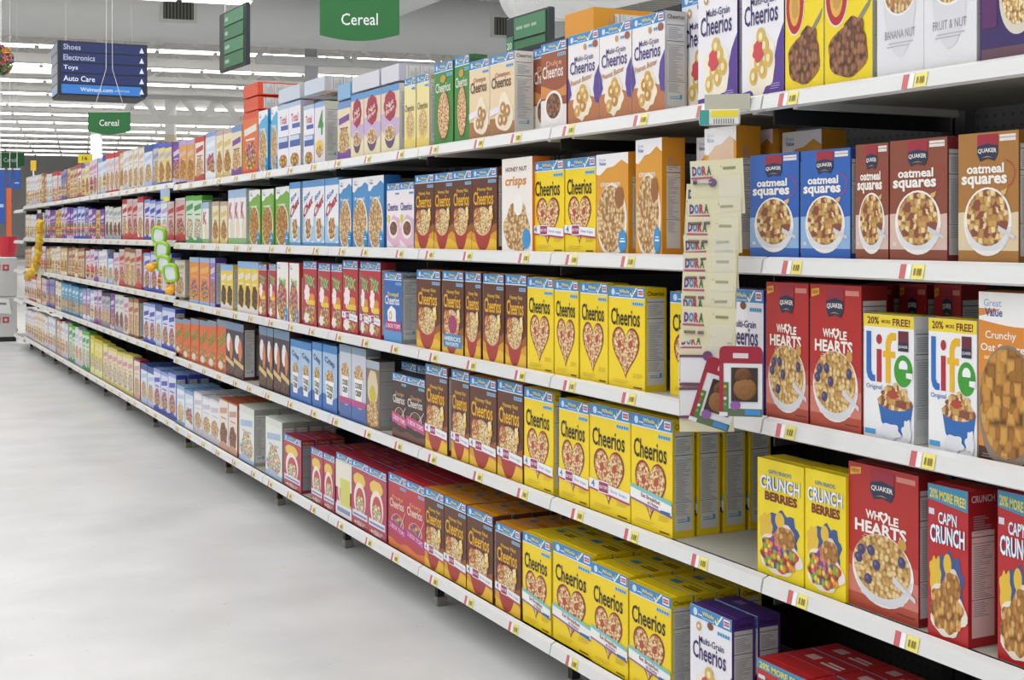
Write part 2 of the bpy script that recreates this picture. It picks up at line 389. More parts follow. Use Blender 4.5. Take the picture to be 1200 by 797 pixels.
def gv(base, dark, title, fl, bowlc):
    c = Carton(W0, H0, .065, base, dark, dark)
    c.poly([(.001, .8), (.12, .79), (.35, .86), (.55, .87), (.8, .93), (.999, .88), (.999, .999), (.001, .999)], 'f1eff0', 1)
    c.text('Great', .2, .945, .22, .03, '9ab0d8', 2, .01); c.text('Value', .2, .905, .22, .035, '2c4a94', 2, .02)
    c.text(title, .45, .70, .62, .05, 'f3efe6', 3, .012)
    c.ell(.5, .33, .47, .56, 'efe4d8', 2); c.poly([(.03, .32), (.97, .32), (.86, .1), (.66, .015), (.34, .015), (.14, .1)], bowlc, 1); c.ell(.47, .35, .43, .50, fl, 3)
    c.ell(.84, .13, .13, .17, '3a90cc', 6); c.rect(.76, .12, .92, .135, 'e8f2f8', 7); c.rect(.78, .15, .9, .16, 'e8f2f8', 7)
    c.sides(panel='d2cfcd', mark=False, inset=.2, top=.76); return c
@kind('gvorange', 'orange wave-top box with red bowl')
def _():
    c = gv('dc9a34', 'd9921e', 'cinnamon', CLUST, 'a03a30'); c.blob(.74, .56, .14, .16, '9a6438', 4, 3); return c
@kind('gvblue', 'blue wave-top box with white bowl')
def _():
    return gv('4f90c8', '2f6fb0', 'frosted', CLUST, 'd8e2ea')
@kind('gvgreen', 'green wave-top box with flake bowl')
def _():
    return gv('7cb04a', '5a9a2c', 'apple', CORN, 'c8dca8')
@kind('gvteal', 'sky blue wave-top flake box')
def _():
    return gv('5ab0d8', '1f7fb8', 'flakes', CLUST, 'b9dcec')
@kind('gvred', 'white box with red bowl')
def _():
    c = gv('efece6', 'c8402a', 'fruit', FRUIT, 'd8442c'); c.text('fruit', .5, .68, .6, .12, '8ab04a', 4, .03); return c
@kind('crisps', 'white box with orange lettering')
def _():
    c = Carton(W0, .30, .06, 'efe9e2', 'd9742c', 'c86a28')
    c.text('HONEY NUT', .48, .88, .7, .05, '7a3c28', 2, .02); c.text('crisps', .46, .74, .7, .13, 'd98a3a', 2, .03, shear=.2)
    c.blob(.5, .26, .42, .42, CLUST, 2, 14, .07); c.ell(.55, .5, .15, .18, 'f3efe8', 3); c.ell(.82, .14, .13, .17, '3a90cc', 5); c.sides(inset=.2); return c
def quaker(c, u=.52, v=.86):
    """the dark badge with the maker's word and a ribbon, no portrait"""
    c.poly([(u - .17, v + .02), (u + .17, v + .02), (u + .17, v + .13), (u - .17, v + .13)], 'a02a3c', 3)
    c.poly([(u - .17, v - .02), (u - .17, v + .04), (u, v + .06), (u + .17, v + .04), (u + .17, v - .02), (u + .12, v - .075), (u, v - .055), (u - .12, v - .075)], '26304e', 4)
    c.text('QUAKER', u, v, .31, .04, 'f0ece6', 6, .02, arc=.006); c.poly([(u - .1, v - .05), (u, v - .036), (u + .1, v - .05), (u, v - .044)], 'b99a4a', 6)
def oatsq(base, lite, side):
    c = Carton(.19, .29, .065, base, side, base)
    c.rect(.001, .10, .999, .32, lite, 1); c.rect(.001, .003, .999, .10, base, 1); c.wave(.26, .38, .015, 1, lite, 1)
    quaker(c, .5, .855); c.rect(.7, .955, .96, .975, 'e6ddd8', 2); c.rect(.7, .925, .96, .95, 'e6ddd8', 2)
    c.text('oatmeal', .46, .725, .62, .075, 'f4efe8', 3, .03); c.text('squares', .44, .625, .76, .095, 'f4efe8', 3, .035)
    for i in range(14):
        a = -1.2 + i * .2; u = .78 + .16 * math.cos(a); v = .68 + .1 * math.sin(a); c.ell(u, v, .012, .012, 'c03a4a', 2, 8)
    c.poly([(.72, .55), (.82, .57), (.8, .53), (.74, .51)], 'd8b06a', 3)
    c.ell(.5, .32, .40, .40, 'f1ece6', 2); c.ell(.5, .35, .35, .33, SQUARE, 4); c.poly([(.12, .28), (.9, .28), (.78, .13), (.62, .1), (.38, .1), (.22, .13)], 'dcdde2', 3)
    c.spoon(.68, .27, .95, .2, 'cfd0d6', 6, .022); c.rect(.06, .13, .12, .16, 'd9d0c8', 2); c.sides(panel='c6c4c2', inset=.06, mark=False); return c
kind('osblue', 'blue oatmeal squares box')(lambda: oatsq('2f62b4', '8fb2dc', '2a4f94'))
kind('osbrown', 'reddish brown oatmeal squares box')(lambda: oatsq('8a4a36', 'd8b8ac', '7a2c2c'))
kind('osgold', 'golden brown oatmeal squares box')(lambda: oatsq('a8753a', 'dcc8a4', '8a5a28'))
@kind('hearts', 'red box with bowl of berries')
def _():
    c = Carton(.19, .285, .065, 'b32a26', '8a1c1e', '8e2024')
    c.rect(.001, .10, .999, .30, 'cf7a6c', 1); c.rect(.001, .003, .999, .10, 'b04a34', 1); c.wave(.28, .36, .02, 2, 'bf4a40', 1)
    quaker(c, .5, .85); c.poly([(.03, .91), (.19, .93), (.19, .975), (.03, .965)], 'e3b23a', 3); c.text('NEW!', .11, .945, .12, .028, 'b3402a', 4, .02)
    c.rect(.7, .93, .96, .965, 'd88a80', 2)
    c.text('WH', .36, .665, .2, .06, 'f4efe8', 3, .035); c.heart(.52, .66, .13, 'f4efe8', 3); c.heart(.52, .665, .13, 'b32a26', 4, .5); c.text('LE', .66, .655, .14, .06, 'f4efe8', 3, .035)
    c.text('HEARTS', .47, .575, .74, .085, 'f4efe8', 3, .035); c.lines(.2, .7, .5, .53, 2, 'e0a8a0', 3); c.blob(.78, .515, .06, .06, 'c9984a', 3, 3)
    c.ell(.5, .30, .44, .37, 'f1ece6', 2); c.poly([(.07, .28), (.93, .28), (.8, .11), (.62, .07), (.38, .07), (.2, .11)], 'd8d9de', 3)
    c.ell(.49, .33, .41, .32, BERRY, 4)
    for i, (u, v) in enumerate(((.2, .41), (.16, .35), (.42, .33), (.3, .22), (.78, .40), (.34, .42))): c.ell(u, v, .055, .055, '46406e', 6); c.ell(u - .012, v + .008, .02, .02, '6a6496', 7)
    c.spoon(.66, .27, .97, .17, 'd4d4da', 8, .025); c.rect(.7, .045, .96, .055, '7a3024', 2)
    c.sides(panel='c4c2c4', inset=.06, mark=False); return c
@kind('life', 'white box with big multicoloured letters')
def _():
    c = Carton(.19, .285, .062, 'efeef0', 'dedede', 'c9b02a')
    c.rect(.001, .90, .999, .998, 'f0d632', 1); c.text('20%', .2, .95, .24, .06, '6a2a34', 2, .025); c.text('MORE', .46, .945, .18, .028, '6a2a34', 2, .02); c.text('FREE!', .76, .945, .34, .06, '6a2a34', 2, .025)
    B, Rr, Y, G = '2f6fbe', 'b02c40', 'eab41c', '3f9a34'
    c.poly([(.06, .86), (.06, .53), (.09, .48), (.15, .455), (.24, .455), (.24, .505), (.19, .51), (.16, .54), (.16, .86)], B, 2)
    c.rect(.27, .455, .37, .72, Rr, 2); c.ell(.32, .80, .058, .06, Rr, 2)
    c.poly([(.45, .455), (.55, .455), (.55, .66), (.64, .66), (.64, .71), (.55, .71), (.55, .77), (.58, .80), (.66, .80), (.66, .86), (.56, .86), (.49, .835), (.45, .78), (.45, .71), (.40, .71), (.40, .66), (.45, .66)], Y, 2)
    c.ell(.80, .565, .18, .19, G, 2); c.ell(.80, .60, .085, .075, 'efeef0', 3); c.rect(.70, .545, .95, .58, G, 4); c.poly([(.86, .555), (.86, .515), (.985, .505), (.985, .555)], 'efeef0', 5)
    c.rect(.70, .76, .90, .88, '6a2a38', 2); c.rect(.70, .72, .90, .79, '2a2c48', 3); c.text('QUAKER', .80, .755, .18, .025, 'e8e2dc', 4, .02)
    c.text('Original', .22, .41, .32, .05, '4a78b0', 3, .005)
    c.blob(.64, .3, .33, .13, 'c8a050', 2, 4, .08); c.poly([(.30, .3), (.985, .3), (.93, .14), (.8, .06), (.5, .06), (.37, .14)], '2f68b0', 3); c.ell(.64, .31, .34, .10, SQUARE, 4); c.blob(.64, .36, .26, .13, SQUARE, 5, 6, .08)
    c.blob(.6, .37, .12, .05, 'b0483a', 6, 9); c.blob(.55, .07, .2, .1, 'e3e4ea', 7, 12, .18); c.blob(.88, .1, .09, .12, 'e3e4ea', 7, 14, .18)
    for u, v in ((.44, .38), (.62, .42), (.80, .38)): c.poly([(u, v), (u + .07, v + .01), (u + .06, v + .05), (u - .01, v + .04)], 'd8b878', 6)
    c.rect(.03, .03, .25, .07, '4aa0d8', 3); c.sides(panel='cfd0d4', inset=.06, mark=False); c.topprint('b0a020', '2a6ab0'); return c
@kind('oatcrunch', 'orange box with huge brown bowl')
def _():
    c = Carton(.19, .285, .065, 'd98a34', 'c07a2c', 'b87028')
    c.rect(.001, .9, .999, .998, 'f1efec', 1); c.wave(.80, .90, .05, -1.2, 'f1efec', 1, .5); c.text('Great', .24, .935, .3, .045, '9ab0d8', 2, .01); c.text('Value', .26, .88, .3, .05, '2c4a94', 2, .02)
    c.wave(.5, .82, .02, 2.5, 'd98a34', 2, .5)
    c.text('Crunchy', .38, .74, .52, .06, 'f4efe8', 4, .01); c.text('Oat Squares', .44, .665, .8, .06, 'f4efe8', 4, .012); c.rect(.1, .60, .34, .62, 'e8c08a', 4)
    c.rect(.001, .003, .999, .08, '4a2c20', 3); c.ell(.5, .32, .495, .56, '8a7c70', 4); c.poly([(.002, .3), (.998, .3), (.9, .08), (.7, .03), (.3, .03), (.1, .08)], 'b0542c', 3); c.ell(.5, .35, .47, .49, GOLDSQ, 5)
    c.lines(.05, .6, .02, .05, 2, '9a8a7c', 6); c.sides(inset=.08); return c
def crunch(base, berries):
    c = Carton(.19, .285, .07, base, base if berries else 'a81c22', base)
    if berries:
        c.text("CAP'N CRUNCH'S", .5, .90, .5, .035, '3a7ab8', 3, .02)
        v0 = .80
        c.text('BERRIES', .52, .685, .7, .08, '7a2c2a', 3, .045)
    else:
        c.poly([(.001, .9), (.999, .86), (.999, .998), (.001, .998)], '3f8cb4', 1); c.text('20% MORE FREE!', .5, .93, .9, .065, 'e9d63a', 2, .025, slope=-.03)
        c.text("CAP'N", .5, .79, .46, .08, '2a5a9a', 3, .06); c.text("CAP'N", .5, .79, .46, .08, 'f2f2f4', 4, .02); v0 = .68
        c.rect(.03, .8, .17, .84, 'cfd8e4', 3)
    c.text('CRUNCH', .5, v0, .86, .12, '2a5a9a', 5, .07); c.text('CRUNCH', .5, v0, .86, .12, 'f2f2f4', 6, .025)
    # cereal, milk and a plain blue swash where the picture stands
    c.blob(.55, .38, .34, .30, '3a5590', 2, 23, .12); c.blob(.62, .36, .2, .18, 'e4d3c4', 3, 27, .1); c.ell(.5, .5, .1, .1, 'e3bb3a', 3)
    c.blob(.2, .40, .15, .2, 'e2bb3c', 3, 5, .1); c.blob(.5, .20, .44, .26, 'e9e0d0', 4, 17, .1); c.blob(.48, .21, .40, .24, FRUIT if berries else CORN, 5, 19, .1); c.blob(.62, .36, .22, .14, CORN, 5, 3, .1)
    c.sides(panel='e0b8b4' if not berries else 'c9c7b0', inset=.12, mark=False, top=.74, headtxt='CRUNCH', tcol='d8d0d4'); c.topprint('4a3a14' if berries else 'd8b0b0', None if berries else 'd8c8c8'); return c
kind('crunchy', 'yellow box with white block lettering')(lambda: crunch('f2d81c', True))
kind('crunchr', 'red box with white block lettering')(lambda: crunch('b8262a', False))
@kind('ohs', 'yellow box with big red lettering')
def _():
    c = Carton(.19, .285, .062, 'f2d61e', 'b8b6a0', 'd8c020')
    c.ell(.26, .62, .25, .33, 'f0e4d8', 2); c.ell(.26, .62, .23, .31, 'b42a34', 3); c.ell(.26, .61, .14, .21, 'e0b04a', 4); c.blob(.27, .6, .09, .12, 'c89a4a', 5, 2)
    c.text("h's", .7, .80, .55, .24, 'f0e4d8', 4, .08, slope=.3); c.text("h's", .7, .80, .55, .24, 'b42a34', 5, .03, slope=.3)
    c.poly([(.7, .38), (.94, .5), (.98, .56), (.8, .48), (.68, .42)], '8a8a7c', 3); c.blob(.5, .22, .42, .26, OBAL, 4, 8, .08); c.blob(.62, .32, .24, .2, OBAL, 5, 9, .08)
    c.sides(inset=.08); return c
def plainnut(word, fl):
    c = Carton(.20, .29, .062, 'e3e3e6', 'cfcfd2', 'd9d9dc')
    c.bowl(.5, .55, .33, .22, .62, 'd9d9de', fl, 2, 'f0f0f2'); c.text(word, .5, .27, .64, .055, '8a8a90', 3, .0); c.lines(.22, .82, .19, .23, 2, 'b4b4ba', 3); c.text('HARVEST', .5, .80, .5, .04, '9aa4b4', 3, .0)
    c.sides(inset=.1); return c
kind('banana', 'plain white box with bowl of oat clusters')(lambda: plainnut('BANANA NUT', CLUST))
kind('fruitnut', 'plain white box with darker nut bowl')(lambda: plainnut('FRUIT & NUT', BERRY))
@kind('plum', 'deep purple box with round bowl of cereal')
def _():
    c = Carton(.2, .29, .062, '3a2a62', '2c2050', '33265a')
    c.ell(.66, .36, .32, .32, 'd8d0c4', 2); c.ell(.66, .38, .28, .27, OAT, 3); c.rect(.04, .2, .3, .5, '5a2a62', 2); c.rect(.03, .02, .97, .08, '6a4a5a', 2); c.sides(); return c
@kind('chex', 'white and blue box with slanted red lettering')
def _():
    c = Carton(W0, H0, .06, 'eceff4', '6fa4d4', '6fa4d4')
    c.rect(.001, .9, .999, .998, '5f9ad0', 1); c.poly([(.001, .5), (.001, .06), (.5, .02), (.999, .1), (.999, .3), (.5, .34)], 'a9c8e4', 1); c.rect(.001, .002, .999, .06, '5f9ad0', 2)
    c.text('Rice', .4, .77, .5, .09, '4a7ab8', 3, .02, slope=.25); c.text('Chex', .5, .62, .85, .17, 'b83444', 3, .04, slope=.3); c.blob(.5, .28, .3, .3, 'f3efe8', 3, 3, .08); c.blob(.52, .27, .25, .24, SQUARE, 4, 5, .08); c.sides(); return c
@kind('kred', 'white and green box with red slanted letters')
def _():
    c = Carton(W0, H0, .06, 'edeef0', 'b8c4b0', 'c0c8d4'); c.rect(.001, .85, .999, .998, 'a8c0e0', 1); c.text('K', .4, .62, .5, .3, 'c8374a', 3, .03, shear=.2); c.blob(.6, .3, .3, .4, 'e6d6b8', 2, 4); c.rect(.001, .002, .999, .12, '8fb878', 2); c.sides(); return c
@kind('trix', 'red box with green letters and fruity puffs')
def _():
    c = Carton(W0, .295, .06, 'b8323e', 'a02834', '8e2230'); c.banner()
    c.text('TRIX', .5, .70, .8, .16, 'f0e8d0', 3, .06, slope=-.08); c.text('TRIX', .5, .70, .8, .16, '5aa03a', 4, .02, slope=-.08)
    c.blob(.3, .5, .2, .22, 'eee6e6', 2, 6, .1); c.blob(.55, .2, .42, .26, FRUIT, 3, 7, .08); c.blob(.68, .42, .2, .14, 'e0902c', 4, 8); c.rect(.3, .33, .9, .40, 'e8c63a', 5); c.blob(.28, .12, .2, .12, 'e9e4e0', 5, 9, .12); c.sides(); return c
@kind('trix_tops', 'red fruity-puff box with pink ribbon')
def _():
    c = KIND['trix']['fn'](); ribbon(c, 'tops'); return c
@kind('cookieb', 'blue box with white cup of cookies')
def _():
    c = Carton(W0, .295, .06, 'a9c4e0', '2a62a8', '2c5c9c'); c.rect(.001, .88, .999, .998, '3f86c4', 1); c.wave(.001, .22, .04, 1, '3a6cb4', 2)
    c.text('Crisp', .5, .74, .7, .12, '4a5a8a', 3, .04, slope=-.1); c.blob(.5, .5, .28, .2, CLUST, 3, 5, .1); c.poly([(.2, .46), (.8, .46), (.7, .12), (.3, .12)], 'eeece8', 4); c.text('COOKIE', .5, .36, .46, .09, '3a2c28', 5, .04, slope=-.06); c.text('CRISP', .5, .25, .4, .09, '3a2c28', 5, .04, slope=-.06); c.sides(); return c
@kind('cookieg', 'grey cookie cereal box with pink ribbon')
def _():
    c = Carton(W0, .295, .06, 'c8ccd8', '8a8e96', '4a5460'); c.rect(.001, .9, .999, .998, '8298ac', 1); c.wave(.001, .22, .04, 1, '4a68a8', 2); c.blob(.5, .62, .3, .22, CLUST, 3, 6, .1); c.poly([(.2, .58), (.8, .58), (.72, .25), (.28, .25)], 'eeece8', 4); c.text('COOKIE', .5, .49, .48, .08, '3a2c28', 5, .04); c.text('CRISP', .5, .39, .42, .08, '3a2c28', 5, .04); c.rect(.0, .2, 1, .29, 'b24a86', 6); c.sides(); return c
@kind('stripe', 'brown and cream box with swirled picture')
def _():
    c = Carton(W0, .29, .06, '8a6a58', '8e8c88', '3a3430'); c.rect(.001, .88, .999, .998, 'a8b4c0', 1); c.blob(.5, .6, .4, .4, 'd8c8a8', 2, 3, .1); c.blob(.5, .5, .25, .2, 'c9b83a', 3, 4, .1); c.blob(.5, .2, .42, .3, CLUST, 3, 5, .1); c.sides(panel='9c9a96'); return c
@kind('cocoa', 'dark brown chocolate-puff box')
def _():
    c = Carton(W0, .29, .06, '3e2c34', '4a2a24', '2c2028'); c.rect(.001, .86, .999, .998, '6f8aa6', 1); c.blob(.36, .62, .26, .26, 'e6e4ea', 2, 3, .08); c.blob(.66, .52, .2, .3, 'cf7a3a', 3, 4, .08); c.poly([(.001, .28), (.999, .18), (.999, .26), (.001, .36)], 'd9b878', 3); c.blob(.5, .12, .44, .16, CHOC, 3, 8, .08); c.sides(); return c
@kind('reese', 'orange box with yellow-green lettering')
def _():
    c = Carton(W0, .29, .06, 'd9622c', 'd8581e', '6a4a3c'); c.rect(.001, .88, .999, .998, '7c94a8', 1); c.text("PUFFS", .5, .60, .84, .22, 'c9c44a', 3, .06, slope=.25); c.text("PUFFS", .5, .60, .84, .2, '5a7a2c', 4, .02, slope=.25); c.blob(.5, .2, .4, .28, CORN, 3, 4, .1); c.blob(.4, .12, .25, .12, 'ddd4c8', 4, 6, .1); c.sides(); return c
@kind('lucky', 'red box with white arc')
def _():
    c = Carton(W0, H0, .062, 'b4445a', '8e1f3c', '9e1c34'); c.banner()
    c.blob(.45, .72, .36, .16, 'e9c45a', 2, 3, .1); c.ell(.48, .42, .36, .40, 'efe2dc', 3); c.ell(.5, .38, .27, .34, 'c0504a', 4); c.blob(.5, .35, .22, .2, MARSH, 5, 5, .1); c.rect(.05, .14, .95, .24, 'e6e2ea', 6); c.rect(.1, .165, .9, .2, '7a8ab8', 7); c.blob(.5, .06, .4, .05, MARSH, 5, 9, .08); c.sides(headtxt='Charms', tcol='d8a83a', panel='8a8a8c'); c.topprint('c9506a', 'c98a3a'); return c
@kind('luckyw', 'pale red-edged marshmallow box')
def _():
    c = KIND['lucky']['fn'](); c.rect(.0, .45, 1, .885, 'e9e4d4', 9); c.rect(.3, .2, .9, .62, 'd4d06a', 10); c.rect(.0, .02, 1, .2, 'e6e2e6', 9); c.rect(.1, .08, .9, .15, '8a90b8', 10); return c
@kind('flower', 'lilac box with red scalloped emblem')
def _():
    c = Carton(W0, .285, .06, 'e6d0b8', 'cfcabc', '9c9cb0'); c.rect(.001, .9, .999, .998, '5f9ad0', 1); c.wave(.001, .55, .05, 1.5, 'c8b0d4', 1, .5); c.wave(.001, .3, .1, 2.5, 'eadfb8', 2, .6)
    for i in range(8): a = i * math.pi / 4; c.ell(.5 + .2 * math.cos(a), .70 + .13 * math.sin(a), .15, .15, 'a8324a', 3)
    c.text('Nut', .5, .73, .4, .08, 'f0dcd0', 5, .02, slope=.2); c.text('Bran', .5, .64, .46, .07, 'f0dcd0', 5, .02, slope=.2); c.bowl(.5, .3, .28, .16, .34, '6a4a6a', CLUST, 4); c.sides(); return c
@kind('total', 'white box with blue blocks and red word')
def _():
    c = Carton(W0, .285, .06, 'eceaf0', 'b8b4bc', 'c8d0dc'); c.rect(.001, .93, .999, .998, 'b0c4dc', 1); c.text('Total', .5, .76, .6, .13, 'c8506a', 2, .02); c.rect(.3, .6, .95, .67, '4a68b0', 2); c.rect(.1, .32, .98, .5, '4a62a4', 2); c.rect(.1, .42, .9, .49, 'd0d8ec', 3); c.blob(.5, .12, .36, .16, FRUIT, 2, 3, .1); c.sides(); return c
@kind('greenfour', 'white and lilac box with green figure')
def _():
    c = Carton(W0, .28, .06, 'e9e0ea', 'c8c6b0', 'd9b82c'); c.rect(.001, .92, .999, .998, '8fb0dc', 1); c.text('4', .6, .66, .5, .4, '4a9a4a', 2, .03); c.blob(.5, .25, .38, .2, 'e8c84a', 3, 3, .06); c.blob(.5, .2, .3, .14, CLUST, 4, 4, .1); c.sides(); return c
def gen(name, look, base, side, band, pic, accent, H=.285, bandh=.9, seed=1):
    def f():
        c = Carton(W0, H, .06, base, side, band); R = random.Random(seed * 31)
        if bandh < 1: c.rect(.001, bandh, .999, .998, band, 1)
        v = bandh - .1 - R.random() * .06
        c.poly([(.1, v - .12), (.9, v - .06), (.9, v + .05), (.1, v - .01)], accent, 2)
        c.rect(.2, v - .2, .8, v - .17, accent, 2)
        c.blob(.5, .30, .4, .36, pic, 2, seed, .09)
        if R.random() > .4: c.wave(.001, .1 + R.random() * .08, .03, R.random() * 6, accent, 3)
        else: c.rect(.001, .002, .999, .07, band, 3)
        c.sides(panel='cfcdca'); return c
    KIND[name] = dict(fn=f, look=look)
gen('orangetall', 'bright orange-red box', 'e0703c', 'd8482a', 'd85030', FRUIT, 'e8e0d8', .29, .9, 2)
gen('creampurple', 'cream box with purple foot', 'e6d8b4', 'c8a05a', '6f8fc8', CLUST, '7a4a9c', .27, .88, 3)
gen('creamgold', 'cream and gold box', 'e9ddc0', 'cfb060', 'c0a8a0', CORN, 'd8c078', .27, .9, 4)
gen('skyorange', 'pale blue box with orange picture', 'd4dcea', '8a98a8', '7f9fd0', FRUIT, 'e6ecf4', .27, .9, 5)
gen('whitered', 'white box with red trim', 'e8e2e0', 'c8402e', 'c8402e', CLUST, 'c04a44', .27, .88, 6)
gen('orangelil', 'orange box with lilac top', 'e0a04c', 'c87a34', 'b8a4d0', CORN, 'd8b8a8', .27, .88, 7)
gen('lilac', 'lilac box', 'b09ad0', '8a68b4', '7a9ab0', CLUST, 'e6e0ee', .27, .9, 8)
gen('purple', 'violet box', '7a4aa8', '6a3a9a', '6a3a9a', FRUIT, 'd8c8e8', .27, .9, 9)
gen('creamyel', 'pale yellow and grey box', 'ead98a', '8a6a70', '4a5ac0', CORN, 'b8b4cc', .28, .88, 10)
gen('greyblue', 'grey box with royal blue top', 'c4c4c8', '5a4048', '3450b0', CLUST, '8e94a8', .28, .88, 11)
gen('whiteblue', 'white box with dark blue corner', 'dfe6f2', '2c4c94', '2c4c94', CLUST, 'b8c8e4', .28, .84, 12)
gen('whitetan', 'white and tan box', 'e8e2d8', 'c8b898', 'd8d0c4', CLUST, 'cfb896', .28, .95, 13)
gen('tan', 'tan box', 'd8bc92', 'b08a5c', 'c8a878', CORN, 'ece2cc', .28, .95, 14)
gen('redtop', 'white box with red top', 'e2dde0', 'c0505a', 'c43a34', CLUST, 'd0c0c8', .28, .87, 15)
gen('bluewave', 'white box with diagonal blue waves', 'd8daf0', '3c44a8', '8aa0dc', FRUIT, '4450b4', .28, .92, 16)
gen('redwhite', 'red and white box', 'd8b8b4', 'c02c2c', 'd8d4d4', FRUIT, 'c43c3c', .28, .95, 17)
gen('violetwhite', 'white box with violet letters', 'd8cfe0', '8a5a9c', 'c0b0d4', FRUIT, '8a4a94', .28, .95, 18)
gen('indigo', 'indigo and lilac box', '8f8ab8', '4a4a94', 'b0a8cc', CLUST, '5a5298', .28, .95, 19)
gen('yellowmix', 'yellow and brown box', 'dcbc5c', '8a6a44', 'c8b8c8', CORN, 'a87a54', .28, .95, 20)
gen('whitedark', 'white box with dark foot', 'dcdcd6', '5c5458', 'd0d4b8', OBAL, 'a8a8b4', .28, .95, 21)
gen('orangebowl', 'orange box with pale blue top', 'e08a4a', '7a4aa0', '9abce0', FRUIT, 'e8b060', .28, .9, 22)
gen('purplestripe', 'slim violet box with cream swirl', '9a7ac8', '5a3a94', 'a8b8e0', CORN, 'e0d4b4', .28, .9, 23)
gen('yellowcrisp', 'yellow box with dark ringed picture', 'e9cc4a', 'd8b82c', '8fb4e0', CHOC, 'e6dcd4', .28, .87, 24)
gen('pinkwhite', 'pinkish white box', 'e0d0d8', 'b888a0', 'd8d8dc', FRUIT, 'c884a8', .28, .95, 25)
gen('rust', 'rust and cream box', 'd8c0a0', '8a4a3c', '9c6a4a', CLUST, 'b06a48', .28, .9, 26)
gen('blackwhite', 'grey box with black surround', 'b8b8c0', '2c2a30', '33302c', CLUST, '8a8890', .28, .9, 27)
gen('teal', 'teal blue box', '5aa0c0', '1c6c9c', '2c7cac', CLUST, 'c8dce8', .28, .95, 28)
gen('icewhite', 'icy white box with blue trim', 'e2e8ee', '7aa8cc', '8ab4d8', OAT, 'c0d0e0', .28, .9, 29)
gen('whiterust', 'white box with rust side', 'e8dfd6', 'b04a24', 'b85a30', OBAL, 'c89a80', .29, .97, 30)
gen('whitegreen', 'white and pale green box', 'e4e6e0', '9a9c94', 'd8dcd4', MARSH, 'a8bcd8', .29, .88, 31)
gen('pinkyellow', 'pink and pale yellow box', 'e6d8b0', 'b8b078', 'd8c85c', MARSH, 'd890a8', .29, .92, 32)
gen('yellowgrn', 'yellow-green box', 'e0d45c', 'c8c82c', 'c8b02c', MARSH, 'e8e0a0', .29, .9, 33)
gen('green', 'bright green and white box', 'd4e2cc', '4aa02c', '5ab03c', MARSH, '4a9a5c', .29, .9, 34)
gen('darkred', 'white box with dark red side', 'e4d8d4', 'a01c20', '9c3028', CLUST, 'd0a898', .29, .95, 35)
gen('snow', 'mostly white box', 'e9e7ea', 'b8b4c0', 'd4d4dc', CLUST, 'c8c4d4', .29, .95, 36)
# ------------------------------------------------------------------ geometry of the run of shelves
SHX = 1.70                        # front edge of the shelves
def S_of(x): return math.sin(YAW) + math.cos(YAW) * (x - 600) / F
KA = (F * F + (600 - VX) ** 2) / F; KB = (600 - VX) / F
def along(x, X): return X * (KA / (x - VX) - KB)        # how far down the aisle a picture column meets the plane X
def xpix(s, X): return KA / (s / X + KB) + VX
SEC0, PITCH = 3.171, .93
LEFT = SEC0 + 5 * PITCH           # the farther run, its shelves a little higher
ENDS = LEFT + 8 * PITCH
ZS = {1: 1.54, 2: 1.20, 3: .868, 4: .537, 5: .145}
ZL = {1: 1.555, 2: 1.213, 3: .885, 4: .555, 5: .148}
def head(l): return 9 if l == 1 else ZS[l - 1] - ZS[l] - .045
def shelf_z(l, s):
    if s > ENDS: return ZL[l] - .03
    return ZL[l] if s > LEFT else ZS[l]
DEPTH = {1: .42, 2: .44, 3: .46, 4: .48, 5: .56}
BACKX = SHX + .58
METAL = mat('d9d8d2', .4, name='white_shelf_enamel'); STRIP = mat('dcdcdc', .35, name='price_channel'); DARK = mat('1c1d20', .6, name='dark_panel'); SHTOP = mat('b5b2a6', .5, name='shelf_top')
def pegmat():
    m = bpy.data.materials.new('pegboard'); m.use_nodes = True; n = m.node_tree.nodes; L = m.node_tree.links; b = n['Principled BSDF']
    tc = n.new('ShaderNodeTexCoord'); vm = n.new('ShaderNodeVectorMath'); vm.operation = 'FRACTION'; sc = n.new('ShaderNodeVectorMath'); sc.operation = 'SCALE'; sc.inputs['Scale'].default_value = 40
    L.new(tc.outputs['Object'], sc.inputs[0]); L.new(sc.outputs[0], vm.inputs[0])
    sub = n.new('ShaderNodeVectorMath'); sub.operation = 'SUBTRACT'; sub.inputs[1].default_value = (.5, .5, .5); L.new(vm.outputs[0], sub.inputs[0])
    mul = n.new('ShaderNodeVectorMath'); mul.operation = 'MULTIPLY'; mul.inputs[1].default_value = (0, 1, 1); L.new(sub.outputs[0], mul.inputs[0])
    ln = n.new('ShaderNodeVectorMath'); ln.operation = 'LENGTH'; L.new(mul.outputs[0], ln.inputs[0])
    lt = n.new('ShaderNodeMath'); lt.operation = 'LESS_THAN'; lt.inputs[1].default_value = .16; L.new(ln.outputs['Value'], lt.inputs[0])
    mx = n.new('ShaderNodeMix'); mx.data_type = 'RGBA'; L.new(lt.outputs[0], mx.inputs[0]); mx.inputs[6].default_value = (*hexc('2b2c2e'), 1); mx.inputs[7].default_value = (*hexc('0a0a0a'), 1)
    L.new(mx.outputs[2], b.inputs['Base Color']); b.inputs['Roughness'].default_value = .6
    return m
PEG = pegmat()
